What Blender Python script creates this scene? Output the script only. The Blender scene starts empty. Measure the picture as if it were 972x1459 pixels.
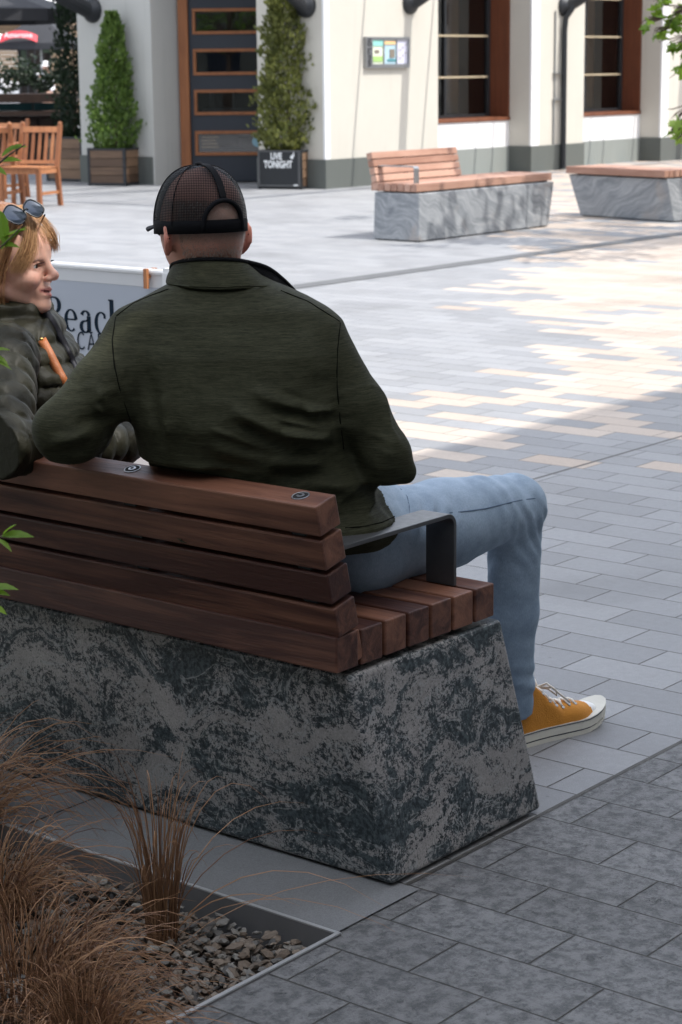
import bpy, bmesh, math, random
import numpy as np
from mathutils import Vector, Matrix, Euler
R = math.radians
SC = bpy.context.scene
COL = SC.collection
random.seed(7)

# ------------------------------------------------------------------ camera frame (a surveyor's helper: turns a sight line + distance into a point)
CF = 2890.0
_pitch = math.atan((730 - 94) / CF); _az = math.atan(2397 / math.hypot(CF, 636)); _roll = R(0.6)
_f = np.array([math.cos(_az) * math.cos(_pitch), math.sin(_az) * math.cos(_pitch), -math.sin(_pitch)])
_r0 = np.array([math.sin(_az), -math.cos(_az), 0.0]); _u0 = np.cross(_r0, _f)
_R = _r0 * math.cos(_roll) - _u0 * math.sin(_roll)
_U = _u0 * math.cos(_roll) + _r0 * math.sin(_roll)
CAM = np.array([0, 0, 1.55])
FW = np.array([math.cos(_az), math.sin(_az), 0.0]); RT = np.array([math.sin(_az), -math.cos(_az), 0.0]); UPV = np.array([0, 0, 1.0])
def P(x, y, d):
    return CAM + (_f + _R * (x - 486) / CF - _U * (y - 729.5) / CF) * d
def onplane(x, y, ax, v):
    d = _f + _R * (x - 486) / CF - _U * (y - 729.5) / CF
    return CAM + d * ((v - CAM[ax]) / d[ax])
def azv(deg): return np.array([math.cos(R(deg)), math.sin(R(deg)), 0.0])
SUN = Vector((.12, -.49, .86)).normalized()

# ------------------------------------------------------------------ node maths
class X:
    nt = None
    def __init__(s, k): s.k = k
    @staticmethod
    def m(op, *a, clamp=False):
        n = X.nt.nodes.new('ShaderNodeMath'); n.operation = op; n.use_clamp = clamp
        for i, v in enumerate(a):
            if isinstance(v, X): X.nt.links.new(v.k, n.inputs[i])
            else: n.inputs[i].default_value = v
        return X(n.outputs[0])
    def __add__(s, o): return X.m('ADD', s, o)
    __radd__ = __add__
    def __sub__(s, o): return X.m('SUBTRACT', s, o)
    def __rsub__(s, o): return X.m('SUBTRACT', o, s)
    def __mul__(s, o): return X.m('MULTIPLY', s, o)
    __rmul__ = __mul__
    def __truediv__(s, o): return X.m('DIVIDE', s, o)
    def floor(s): return X.m('FLOOR', s)
    def frac(s): return X.m('FRACT', s)
    def abs(s): return X.m('ABSOLUTE', s)
    def lt(s, o): return X.m('LESS_THAN', s, o)
    def gt(s, o): return X.m('GREATER_THAN', s, o)
    def mn(s, o): return X.m('MINIMUM', s, o)
    def mx(s, o): return X.m('MAXIMUM', s, o)
    def pw(s, o): return X.m('POWER', s, o)
    def cl(s): return X.m('ADD', s, 0.0, clamp=True)
    def ss(s, a, b):
        n = X.nt.nodes.new('ShaderNodeMapRange'); n.interpolation_type = 'SMOOTHSTEP'
        X.nt.links.new(s.k, n.inputs[0]); n.inputs[1].default_value = a; n.inputs[2].default_value = b
        return X(n.outputs[0])
def combine(x, y, z=0.0):
    n = X.nt.nodes.new('ShaderNodeCombineXYZ')
    for i, v in enumerate((x, y, z)):
        if isinstance(v, X): X.nt.links.new(v.k, n.inputs[i])
        else: n.inputs[i].default_value = v
    return X(n.outputs[0])
def sep(v):
    n = X.nt.nodes.new('ShaderNodeSeparateXYZ'); X.nt.links.new(v.k, n.inputs[0]); return [X(o) for o in n.outputs]
def coords(kind='obj', scale=(1, 1, 1)):
    if kind == 'pos': k = X.nt.nodes.new('ShaderNodeNewGeometry').outputs['Position']
    else: k = X.nt.nodes.new('ShaderNodeTexCoord').outputs['Object']
    n = X.nt.nodes.new('ShaderNodeVectorMath'); n.operation = 'MULTIPLY'; X.nt.links.new(k, n.inputs[0]); n.inputs[1].default_value = scale
    return X(n.outputs[0])
def vadd(a, b, s=1.0):
    n = X.nt.nodes.new('ShaderNodeVectorMath'); n.operation = 'MULTIPLY_ADD'
    X.nt.links.new(b.k, n.inputs[0]); n.inputs[1].default_value = (s, s, s); X.nt.links.new(a.k, n.inputs[2]); return X(n.outputs[0])
def noise(v, scale, det=3, rough=.55, dist=0.0, color=False):
    n = X.nt.nodes.new('ShaderNodeTexNoise'); n.inputs['Scale'].default_value = scale; n.inputs['Detail'].default_value = det
    n.inputs['Roughness'].default_value = rough; n.inputs['Distortion'].default_value = dist
    X.nt.links.new(v.k, n.inputs['Vector']); return X(n.outputs['Color' if color else 'Fac'])
def white(v, dim='2D'):
    n = X.nt.nodes.new('ShaderNodeTexWhiteNoise'); n.noise_dimensions = dim
    X.nt.links.new(v.k, n.inputs['Vector' if dim != '1D' else 'W']); return X(n.outputs['Value'])
def attr(name):
    n = X.nt.nodes.new('ShaderNodeAttribute'); n.attribute_name = name; return X(n.outputs['Fac']), X(n.outputs['Color'])
def mixc(f, a, b):
    n = X.nt.nodes.new('ShaderNodeMix'); n.data_type = 'RGBA'
    for i, v in ((0, f), (6, a), (7, b)):
        if isinstance(v, X): X.nt.links.new(v.k, n.inputs[i])
        else: n.inputs[i].default_value = v if i == 0 else (*v, 1)
    return X(n.outputs[2])
def mulc(c, f):
    n = X.nt.nodes.new('ShaderNodeVectorMath'); n.operation = 'SCALE'; X.nt.links.new(c.k, n.inputs[0])
    if isinstance(f, X): X.nt.links.new(f.k, n.inputs['Scale'])
    else: n.inputs['Scale'].default_value = f
    return X(n.outputs[0])
MATS = {}
def mat(name, fn):
    m = bpy.data.materials.new(name); m.use_nodes = True; X.nt = m.node_tree
    b = m.node_tree.nodes['Principled BSDF']
    b.inputs['Roughness'].default_value = .6
    r = fn(b) or {}
    for k, v in r.items():
        if k == 'bump':
            h, dist, st = v
            n = X.nt.nodes.new('ShaderNodeBump'); n.inputs['Distance'].default_value = dist; n.inputs['Strength'].default_value = st
            X.nt.links.new(h.k, n.inputs['Height']); X.nt.links.new(n.outputs[0], b.inputs['Normal'])
        else:
            i = b.inputs[k]
            if isinstance(v, X): X.nt.links.new(v.k, i)
            elif isinstance(v, tuple): i.default_value = (*v, 1) if len(v) == 3 else v
            else: i.default_value = v
    MATS[name] = m; return m
def plain(name, c, rough=.6, metal=0.0, var=.15, scale=6.0, bump=0.0, **kw):
    def fn(b):
        v = coords('obj'); n = noise(v, scale, 4)
        d = {'Base Color': mulc(mixc(0.0, c, c), n * (2 * var) + (1 - var)), 'Roughness': (noise(v, scale * 2.3, 2) * .2 + (rough - .1)), 'Metallic': metal}
        if bump: d['bump'] = (noise(v, scale * 12, 3), .01, bump)
        d.update(kw); return d
    return mat(name, fn)

# ------------------------------------------------------------------ object helpers
def tag(o, label=None, cat=None, group=None, kind=None):
    if label: o['label'] = label
    if cat: o['category'] = cat
    if group: o['group'] = group
    if kind: o['kind'] = kind
    return o
def thing(name, label, cat, loc=(0, 0, 0), rz=0.0, group=None):
    o = bpy.data.objects.new(name, None); COL.objects.link(o); o.location = loc; o.rotation_euler = (0, 0, rz)
    o.empty_display_size = .1
    return tag(o, label, cat, group)
def tree_mat(o):
    m = Matrix.Translation(o.location) @ o.rotation_euler.to_matrix().to_4x4()
    return tree_mat(o.parent) @ m if o.parent else m
def obj(name, me, m=None, parent=None, world=False, smooth=False):
    """link a mesh as one object; world=True: vertices are world coordinates"""
    if isinstance(me, MB): me = me.mesh(name)
    me.name = name
    if smooth: me.polygons.foreach_set('use_smooth', [True] * len(me.polygons))
    o = bpy.data.objects.new(name, me); COL.objects.link(o)
    if m is not None:
        for mm in (m if isinstance(m, (list, tuple)) else [m]):
            me.materials.append(MATS[mm] if isinstance(mm, str) else mm)
    if parent:
        o.parent = parent
        if world: me.transform(tree_mat(parent).inverted())
    return o
def copy_tree(o, parent=None):
    c = o.copy(); COL.objects.link(c); c.parent = parent
    for ch in list(o.children):
        copy_tree(ch, c)
    return c
def bevel(o, w=.004, seg=2, ang=35):
    md = o.modifiers.new('bevel', 'BEVEL'); md.width = w; md.segments = seg; md.limit_method = 'ANGLE'; md.angle_limit = R(ang)
    md.harden_normals = False
    return o
class MB:
    def __init__(s): s.v = []; s.f = []; s.mi = []; s.a = []; s.cur = 0; s.av = 0.5
    def add(s, vs, fs):
        b = len(s.v); s.v += [tuple(map(float, v)) for v in vs]; s.a += [s.av] * len(vs)
        for f in fs: s.f.append([i + b for i in f]); s.mi.append(s.cur)
        return s
    def box(s, lo, hi, M=None, taper=None):
        x0, y0, z0 = lo; x1, y1, z1 = hi
        vs = [Vector(p) for p in ((x0, y0, z0), (x1, y0, z0), (x1, y1, z0), (x0, y1, z0), (x0, y0, z1), (x1, y0, z1), (x1, y1, z1), (x0, y1, z1))]
        if M is not None: vs = [M @ v for v in vs]
        return s.add(vs, [(0, 3, 2, 1), (4, 5, 6, 7), (0, 1, 5, 4), (1, 2, 6, 5), (2, 3, 7, 6), (3, 0, 4, 7)])
    def hexa(s, b, t):
        return s.add(list(b) + list(t), [(0, 3, 2, 1), (4, 5, 6, 7), (0, 1, 5, 4), (1, 2, 6, 5), (2, 3, 7, 6), (3, 0, 4, 7)])
    def tube(s, pts, rad, n=8, cap=True, flat=None):
        pts = [Vector(p) for p in pts]
        if not isinstance(rad, (list, tuple)): rad = [rad] * len(pts)
        vs = []; fs = []; prev = None
        for i, p in enumerate(pts):
            t = (pts[min(i + 1, len(pts) - 1)] - pts[max(i - 1, 0)])
            if t.length < 1e-9: t = Vector((0, 0, 1))
            t.normalize()
            if prev is None:
                a = Vector((0, 0, 1)) if abs(t.z) < .9 else Vector((1, 0, 0))
                u = t.cross(a).normalized()
            else: u = (prev - t * prev.dot(t)).normalized()
            prev = u; w = t.cross(u)
            for k in range(n):
                an = 2 * math.pi * k / n
                vs.append(p + (u * math.cos(an) + w * math.sin(an) * (flat or 1)) * rad[i])
        for i in range(len(pts) - 1):
            for k in range(n):
                a = i * n + k; b = i * n + (k + 1) % n
                fs.append((a, b, b + n, a + n))
        if cap: fs.append(tuple(range(n))[::-1]); fs.append(tuple(range(len(vs) - n, len(vs))))
        return s.add(vs, fs)
    def lathe(s, prof, c=(0, 0, 0), n=20, M=None):
        vs = []; fs = []
        for r, z in prof:
            for k in range(n):
                an = 2 * math.pi * k / n; v = Vector((r * math.cos(an), r * math.sin(an), z))
                if M is not None: v = M @ v
                vs.append(v + Vector(c))
        for i in range(len(prof) - 1):
            for k in range(n):
                a = i * n + k; b = i * n + (k + 1) % n; fs.append((a, b, b + n, a + n))
        fs.append(tuple(range(n))[::-1]); fs.append(tuple(range(len(vs) - n, len(vs))))
        return s.add(vs, fs)
    def prism(s, poly, z0, z1, M=None):
        n = len(poly); vs = [Vector((x, y, z0)) for x, y in poly] + [Vector((x, y, z1)) for x, y in poly]
        if M is not None: vs = [M @ v for v in vs]
        return s.add(vs, [tuple(range(n))[::-1], tuple(range(n, 2 * n))] + [(i, (i + 1) % n, (i + 1) % n + n, i + n) for i in range(n)])
    def grid(s, rows):
        n = len(rows[0]); vs = [p for r in rows for p in r]
        return s.add(vs, [(i * n + j, i * n + j + 1, (i + 1) * n + j + 1, (i + 1) * n + j) for i in range(len(rows) - 1) for j in range(n - 1)])
    def mesh(s, name='m'):
        me = bpy.data.meshes.new(name); me.from_pydata(s.v, [], s.f); me.polygons.foreach_set('material_index', s.mi)
        at = me.attributes.new('var', 'FLOAT', 'POINT'); at.data.foreach_set('value', s.a); me.update(); return me
def struct(name, mb, m, **k):
    o = obj(name, mb, m, **k); o['kind'] = 'structure'; return o
def rotM(rx=0, ry=0, rz=0, loc=(0, 0, 0)):
    return Matrix.Translation(loc) @ Euler((rx, ry, rz)).to_matrix().to_4x4()

# ------------------------------------------------------------------ implicit surfaces -> one continuous mesh (naive surface nets)
_rng = np.random.RandomState(3); _T = _rng.rand(32, 32, 32).astype(np.float32)
def vnoise(p):
    i = np.floor(p).astype(np.int32); f = (p - i); f = f * f * (3 - 2 * f); i &= 31; j = (i + 1) & 31
    a = _T
    def g(x, y, z): return a[x, y, z]
    x0, y0, z0 = i[..., 0], i[..., 1], i[..., 2]; x1, y1, z1 = j[..., 0], j[..., 1], j[..., 2]
    fx, fy, fz = f[..., 0], f[..., 1], f[..., 2]
    c00 = g(x0, y0, z0) * (1 - fx) + g(x1, y0, z0) * fx; c10 = g(x0, y1, z0) * (1 - fx) + g(x1, y1, z0) * fx
    c01 = g(x0, y0, z1) * (1 - fx) + g(x1, y0, z1) * fx; c11 = g(x0, y1, z1) * (1 - fx) + g(x1, y1, z1) * fx
    return (c00 * (1 - fy) + c10 * fy) * (1 - fz) + (c01 * (1 - fy) + c11 * fy) * fz - .5
def cap(p, a, b, ra, rb):
    a = np.asarray(a, np.float32); b = np.asarray(b, np.float32); ba = b - a
    h = np.clip(((p - a) @ ba) / max(float(ba @ ba), 1e-9), 0, 1)
    return np.linalg.norm(p - a - h[..., None] * ba, axis=-1) - (ra + (rb - ra) * h)
def ell(p, c, r, M=None):
    q = p - np.asarray(c, np.float32)
    if M is not None: q = q @ np.asarray(M, np.float32).T      # rows of M = local axes
    r = np.asarray(r, np.float32); k = np.linalg.norm(q / r, axis=-1)
    g = np.linalg.norm(q / (r * r), axis=-1) + 1e-6
    return k * (k - 1) / g
def smin(a, b, k):
    h = np.maximum(k - np.abs(a - b), 0) / k; return np.minimum(a, b) - h * h * k * .25
def smax(a, b, k): return -smin(-a, -b, k)
def loft(p, rows, rt, fw, n=2.4):
    """rows: list of (z, centre xy, half width, half depth)"""
    z = np.array([r[0] for r in rows]); o = np.argsort(z); z = z[o]
    c = np.array([r[1] for r in rows])[o]; w = np.array([r[2] for r in rows])[o]; d = np.array([r[3] for r in rows])[o]
    pz = p[..., 2]; cx = np.interp(pz, z, c[:, 0]); cy = np.interp(pz, z, c[:, 1]); W = np.interp(pz, z, w); D = np.interp(pz, z, d)
    dx = p[..., 0] - cx; dy = p[..., 1] - cy
    a = np.abs(dx * rt[0] + dy * rt[1]) / W; b = np.abs(dx * fw[0] + dy * fw[1]) / D
    k = (a ** n + b ** n) ** (1 / n)
    s = (k - 1) * np.minimum(W, D)
    return np.maximum(s * .8, np.maximum(pz - z[-1], z[0] - pz))
def surf(fn, lo, hi, h, name='m'):
    lo = np.asarray(lo, float) - 2 * h; hi = np.asarray(hi, float) + 2 * h
    ns = [int((hi[i] - lo[i]) / h) + 1 for i in range(3)]
    ax = [(lo[i] + np.arange(ns[i]) * h).astype(np.float32) for i in range(3)]
    v = np.empty(ns, np.float32); BS = 8; nb = [-(-n // BS) for n in ns]
    off = np.stack(np.meshgrid(*[np.arange(BS)] * 3, indexing='ij'), -1).reshape(-1, 3)
    bi = np.stack(np.meshgrid(*[np.arange(n) for n in nb], indexing='ij'), -1).reshape(-1, 3)
    cen = (lo + (bi * BS + (BS - 1) / 2) * h).astype(np.float32); cv = fn(cen); rad = (BS / 2) * h * 1.7321
    near = np.abs(cv) < rad * 1.45 + .028
    pv = np.empty([n * BS for n in nb], np.float32)
    pv.reshape(nb[0], BS, nb[1], BS, nb[2], BS)[...] = cv.reshape(nb[0], 1, nb[1], 1, nb[2], 1)
    ni = bi[near]
    for s_ in range(0, len(ni), 700):
        q = ni[s_:s_ + 700]; idx = (q[:, None, :] * BS + off[None]); val = fn((lo + idx * h).astype(np.float32))
        pv[idx[..., 0], idx[..., 1], idx[..., 2]] = val
    v = np.ascontiguousarray(pv[:ns[0], :ns[1], :ns[2]])
    v[np.abs(v) < 1e-7] = 1e-7
    for s in (0, -1): v[s] = 1; v[:, s] = 1; v[:, :, s] = 1
    cd = [n - 1 for n in ns]; acc = np.zeros(cd + [3], np.float32); cnt = np.zeros(cd, np.int16); quads = []
    cid = np.arange(cd[0] * cd[1] * cd[2]).reshape(cd)
    for a in range(3):
        b, c = [(1, 2), (2, 0), (0, 1)][a]
        s0 = [slice(None)] * 3; s1 = [slice(None)] * 3; s0[a] = slice(0, -1); s1[a] = slice(1, None)
        s0[b] = s1[b] = slice(1, -1); s0[c] = s1[c] = slice(1, -1)
        A = v[tuple(s0)]; B = v[tuple(s1)]; cr = (A < 0) != (B < 0)
        I = np.argwhere(cr); t = A[cr] / (A[cr] - B[cr])
        pos = I.astype(np.float32); pos[:, a] += t; pos[:, b] += 1; pos[:, c] += 1
        q = []
        for db, dc in ((1, 1), (0, 1), (0, 0), (1, 0)):
            J = I.copy(); J[:, b] += 1 - db; J[:, c] += 1 - dc
            np.add.at(acc, tuple(J.T), pos); np.add.at(cnt, tuple(J.T), 1); q.append(cid[tuple(J.T)])
        q = np.stack(q, 1); fl = ~(A[cr] < 0); q[fl] = q[fl][:, ::-1]; quads.append(q)
    q = np.concatenate(quads); used = np.unique(q); mp = np.full(cid.size, -1); mp[used] = np.arange(len(used))
    vv = acc.reshape(-1, 3)[used] / cnt.reshape(-1)[used][:, None] * h + lo
    me = bpy.data.meshes.new(name); me.vertices.add(len(vv)); me.vertices.foreach_set('co', vv.astype(np.float32).ravel())
    q = mp[q]; me.loops.add(q.size); me.loops.foreach_set('vertex_index', q.ravel().astype(np.int32))
    me.polygons.add(len(q)); me.polygons.foreach_set('loop_start', (np.arange(len(q)) * 4).astype(np.int32))
    me.update(calc_edges=True); me.polygons.foreach_set('use_smooth', [True] * len(q)); me.validate()
    return me
def vcol(me, fn, name='tint'):
    n = len(me.vertices); co = np.empty(n * 3, np.float32); me.vertices.foreach_get('co', co); co = co.reshape(-1, 3)
    c = np.clip(fn(co), 0, 1); a = me.attributes.new(name, 'FLOAT_COLOR', 'POINT')
    a.data.foreach_set('color', np.concatenate([c, np.ones((n, 1))], 1).astype(np.float32).ravel())
def folds(p, lst, gate=None):
    """cloth folds: each a segment (a, b, width, height) in space, ridge (+) or groove (-)"""
    d = 0
    for a, b, w, h in lst:
        a = np.asarray(a, np.float32); ba = np.asarray(b, np.float32) - a; L = float(ba @ ba)
        t = np.clip(((p - a) @ ba) / L, 0, 1); q = p - a - t[..., None] * ba
        fade = np.clip(1.15 - np.abs(t * 2 - 1) ** 3, 0, 1)
        q = q - (q @ FW.astype(np.float32))[..., None] * FW.astype(np.float32) * .85
        d = d + h * np.exp(-(np.einsum('...i,...i->...', q, q)) / (w * w)) * fade
    return d
# ================================================================== MATERIALS
def f_paving(b):
    pos = coords('pos'); x, y, z = sep(pos)
    W = .1545; L = .306
    row = (x / W).floor(); fx = (x / W).frac()
    off = (row * .497).frac() + white(combine(row, 3.7)) * .10
    yy = y / L + off; col = yy.floor(); fy = yy.frac()
    ex = fx.mn(1 - fx) * W; ey = fy.mn(1 - fy) * L
    far = X.m('ADD', ex, 0)
    e = ex.mn(ey)
    rough_zone = y.lt(2.224)
    jit = noise(pos, 60, 2) * .002
    joint = 1 - (e + jit).ss(.0012, .0042)
    seam = 1 - (y - 2.224).abs().ss(.004, .008)
    seam2 = 1 - (y - 4.205).abs().ss(.004, .010)
    joint = joint.mx(seam).mx(seam2)
    r1 = white(combine(row + .5, col + .5)); r2 = white(combine(row + 9.5, col + 77.5)); r3 = white(combine(row + 31.5, col + 7.5))
    # where the pale stones are laid
    cx = (row + .5) * W; cy = (col + .5 - off) * L
    nz = noise(combine(cx, cy, 0.0), .55, 2) * 2 - 1
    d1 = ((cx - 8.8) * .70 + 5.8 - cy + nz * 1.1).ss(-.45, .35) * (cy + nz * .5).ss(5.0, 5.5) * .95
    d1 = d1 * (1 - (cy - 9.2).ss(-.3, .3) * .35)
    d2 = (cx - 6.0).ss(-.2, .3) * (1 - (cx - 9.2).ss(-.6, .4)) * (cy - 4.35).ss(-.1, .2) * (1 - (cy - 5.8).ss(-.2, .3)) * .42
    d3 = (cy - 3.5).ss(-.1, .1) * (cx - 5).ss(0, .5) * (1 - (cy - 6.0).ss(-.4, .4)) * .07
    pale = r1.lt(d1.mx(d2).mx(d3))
    g = noise(pos, 3.0, 4) ; sp = noise(pos, 420, 2); sp2 = noise(pos, 45, 5, .65)
    grey = mixc(r2, (.235, .240, .250), (.300, .305, .315))
    grey = mixc((g - .35) * .5, grey, (.19, .185, .17))
    beige = mixc(r3, (.42, .345, .285), (.49, .42, .36))
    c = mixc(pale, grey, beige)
    c = mulc(c, (sp * .9 + .53) * (sp2 * .50 + .74))
    # split-face setts near the viewer
    cl = noise(vadd(pos, combine(r2 * 9.0, r3 * 9.0, 0.0)), 30, 9, .74)
    cl2 = noise(pos, 7, 3)
    rc = mixc(cl.ss(.38, .60), (.118, .122, .129), (.265, .268, .272)); pit = noise(vadd(pos, noise(pos, 30, 2, color=True), .02), 33, 5, .7).ss(.60, .66); rc = mixc(pit * .45, rc, (.07, .073, .08))
    rc = mulc(mixc(r2 * .8, rc, mulc(rc, .72)), cl2 * .3 + .85)
    c = mixc(rough_zone, c, rc)
    stain = noise(pos, .9, 5, .6).ss(.50, .72)
    c = mulc(c, 1 - stain * .22)
    spot = noise(pos, 31, 1).ss(.765, .785)
    c = mulc(c, 1 - spot * .35)
    jc = mixc(noise(pos, 20, 2), (.035, .034, .032), (.09, .085, .075))
    jf = joint * (1 - (x - 6).ss(0, 8) * .55)
    c = mixc(jf, c, jc)
    h = (1 - joint) * .6 + r3 * .12 + sp2 * .10 + sp * .03
    hr = (1 - joint) * 1.3 + r3 * .4 + cl * 2.6 + cl2 * .9 - pit * .7
    return {'Base Color': c, 'Roughness': sp2 * .25 + .52, 'bump': (h + rough_zone * (hr - h), .007, .85)}
mat('paving', f_paving)
def f_kerb(b):
    pos = coords('pos'); x, y, z = sep(pos)
    j = (y / .9 + .62).frac(); e = j.mn(1 - j) * .9; joint = 1 - e.ss(.0015, .004)
    sp = noise(pos, 350, 2); n = noise(pos, 5, 5, .65)
    c = mulc(mixc(n, (.125, .13, .136), (.205, .21, .217)), sp * .9 + .55)
    return {'Base Color': mixc(joint, c, (.02, .02, .02)), 'Roughness': .7, 'bump': ((1 - joint) + sp * .15, .003, .6)}
mat('kerb_stone', f_kerb)
def f_gneiss(b):
    v = coords('obj')
    w1 = noise(v, 2.2, 3, .5, 0, color=True)
    q = vadd(v, w1, .34)
    w2 = noise(q, 6.5, 3, .5, 0, color=True)
    q = vadd(q, w2, .12)
    xs = X.nt.nodes.new('ShaderNodeVectorMath'); xs.operation = 'MULTIPLY'; X.nt.links.new(q.k, xs.inputs[0]); xs.inputs[1].default_value = (2.4, 1.5, 4.2)
    q = X(xs.outputs[0])
    big = noise(q, 2.1, 4, .6, .5)
    mid = noise(q, 6.0, 4, .62, .4)
    fine = noise(vadd(v, w2, .03), 75, 5, .72); fin2 = noise(v, 150, 3, .6)
    swirl = noise(q, 3.2, 3, .55, 1.6); sp = noise(v, 260, 3, .7); sp3 = noise(vadd(v, w2, .06), 105, 5, .72)
    t = big * 1.05 + swirl * 1.0 + mid * .40 + (sp3 - .5) * 1.0 + (sp - .5) * .8
    k = t.ss(1.16, 1.33)
    light = mixc(noise(v, 9, 3), (.16, .154, .151), (.36, .345, .335))
    light = mulc(light, (sp * 1.3 + .35) * (sp3 * .6 + .72))
    dark = mixc(sp3.ss(.4, .6), (.012, .019, .024), (.070, .092, .100))
    c = mixc(k, dark, light)
    vein = (1 - (swirl - .49).abs().ss(.0, .022)) * sp3.ss(.36, .50) * .8
    c = mixc(vein, c, (.30, .31, .31))
    return {'Base Color': c, 'Roughness': fine * .2 + .36, 'bump': (fine * .6 + fin2 * .4, .002, .35)}
mat('gneiss', f_gneiss)
def f_marble(b):
    v = coords('obj')
    q = vadd(v, noise(v, 1.5, 3, .5, 0, color=True), .55)
    q = vadd(q, noise(q, 4, 3, .5, 0, color=True), .10)
    x, y, z = sep(q)
    u = y * .62 + z * 1.15 + x * .5; w_ = y * -.6 + z * .5 + x * .4
    t = noise(combine(u * 13, w_ * 1.6, x * 4), 1.0, 6, .62, .9) * .75 + noise(combine(u * 40, w_ * 5, x * 12), 1.0, 4, .6, .5) * .3
    c = mixc(t.ss(.30, .80), (.14, .155, .170), (.38, .39, .40))
    c = mixc(noise(q, 2.5, 3).ss(.56, .74) * .6, c, (.33, .29, .26))
    return {'Base Color': mulc(c, noise(v, 90, 3) * .4 + .8), 'Roughness': .45}
mat('banded_stone', f_marble)
def wood(name, dark, light, axis=1, rough=.5, streak=1.0, contrast=1.0):
    def fn(b):
        sc = [26, 26, 26]; sc[axis] = 1.6
        v = coords('obj'); va, _ = attr('var')
        v2 = vadd(v, combine(va * 7.3, va * 3.1, va * 11.7))
        n = X.nt.nodes.new('ShaderNodeVectorMath'); n.operation = 'MULTIPLY'; X.nt.links.new(v2.k, n.inputs[0]); n.inputs[1].default_value = sc
        g = noise(X(n.outputs[0]), 1.0, 6, .62, .6)
        n2 = X.nt.nodes.new('ShaderNodeVectorMath'); n2.operation = 'MULTIPLY'; X.nt.links.new(v2.k, n2.inputs[0]); n2.inputs[1].default_value = [s * 8 for s in sc]
        f = noise(X(n2.outputs[0]), 1.0, 3, .6)
        t = (g - .5) * 1.7 * contrast + .5 + (va - .5) * 1.3 + (noise(v2, 3.1, 3) - .5) * .7
        c = mixc(t.cl(), dark, light)
        c = mulc(c, f * .5 + .75)
        pore = f.ss(.62, .7) * .35
        c = mulc(c, 1 - pore)
        return {'Base Color': c, 'Roughness': f * .25 + rough - .1, 'bump': (f + g, .0015, .5)}
    return mat(name, fn)
wood('hardwood', (.044, .0125, .0085), (.225, .098, .058), 1, .46, contrast=1.5)
wood('hardwood_pale', (.30, .155, .105), (.52, .32, .24), 1, .6)
wood('teak', (.24, .085, .030), (.50, .21, .085), 2, .5)
wood('planter_wood', (.085, .050, .030), (.22, .135, .080), 1, .6)
wood('red_cedar', (.105, .030, .012), (.175, .058, .024), 2, .5)
wood('cedar_frame', (.20, .068, .020), (.34, .125, .040), 2, .45)
wood('dark_timber', (.018, .010, .007), (.055, .028, .018), 0, .6)
wood('tan_cladding', (.34, .235, .15), (.46, .33, .22), 0, .7)
plain('gun_metal', (.105, .108, .112), .42, .55, .18, 30, .05)
plain('galvanised', (.34, .35, .36), .38, .85, .15, 40)
plain('black_steel', (.028, .031, .035), .5, .3, .2, 10)
plain('edge_steel', (.50, .51, .52), .4, .5, .1, 30)
plain('edge_steel_side', (.16, .16, .165), .6, .1, .3, 12)
plain('void_black', (.008, .008, .008), .9, 0, .1)  # near black put in for the shade of gaps and bolt recesses
def f_render(base):
    def fn(b):
        v = coords('obj'); n = noise(v, 1.2, 5, .6); f = noise(v, 60, 3)
        sx, sy, sz = sep(v)
        streak = noise(combine(sx * 9, sy * 9, sz * .5), 1.0, 4, .6).ss(.55, .8) * .09
        return {'Base Color': mulc(mixc(0.0, base, base), (n * .14 + .93) * (1 - streak) * (f * .06 + .97)), 'Roughness': .85, 'bump': (f, .002, .25)}
    return fn
mat('cream_render', f_render((.55, .525, .46)))
mat('white_render', f_render((.74, .74, .74)))
mat('grey_render', f_render((.46, .46, .43)))
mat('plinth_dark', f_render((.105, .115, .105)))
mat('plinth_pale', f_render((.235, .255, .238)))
mat('office_concrete', f_render((.30, .29, .27)))
plain('door_paint', (.020, .025, .034), .42, 0, .2, 3)
plain('white_metal', (.75, .76, .78), .35, 0, .05)
plain('banner_vinyl', (.40, .435, .50), .5, 0, .05, 2)
plain('banner_hem', (.60, .61, .63), .5, 0, .05, 2)
plain('banner_ink', (.010, .020, .034), .85, 0, .05, **{'Specular IOR Level': .1})
plain('board_black', (.012, .015, .018), .5, 0, .2)
plain('chalk_white', (.78, .80, .80), .7, 0, .1, 40)
plain('soil', (.035, .025, .018), .95, 0, .3, 30, .4)
plain('umbrella_cloth', (.022, .023, .027), .8, 0, .15)
plain('white_cloth', (.80, .80, .80), .8, 0, .05)
plain('ribbon_red', (.55, .03, .045), .6, 0, .1)
plain('ribbon_text', (.82, .72, .72), .6, 0, .1)
plain('teal_cushion', (.02, .085, .095), .8, 0, .2)
plain('poster_mint', (.28, .62, .55), .4, 0, .05); plain('poster_green', (.35, .55, .18), .4, 0, .1)
plain('poster_cream', (.72, .76, .62), .4, 0, .05); plain('poster_sky', (.42, .58, .66), .4, 0, .3, 30)
plain('poster_orange', (.80, .52, .25), .4, 0, .1); plain('poster_lilac', (.60, .60, .70), .4, 0, .08, 20)
plain('poster_brown', (.22, .19, .15), .4, 0, .3, 60); plain('poster_teal', (.05, .25, .28), .4, 0, .1)
plain('paper_white', (.82, .82, .84), .6, 0, .04)
plain('sticker_blue', (.22, .38, .45), .4, 0, .2, 40)
plain('warm_board', (.30, .17, .085), .7, 0, .3, 4); plain('interior_grey', (.16, .165, .18), .8, 0, .3, 3); plain('interior_dark', (.02, .016, .014), .9, 0, .2)
plain('brass_bar', (.42, .35, .24), .5, 0, .1)
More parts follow.
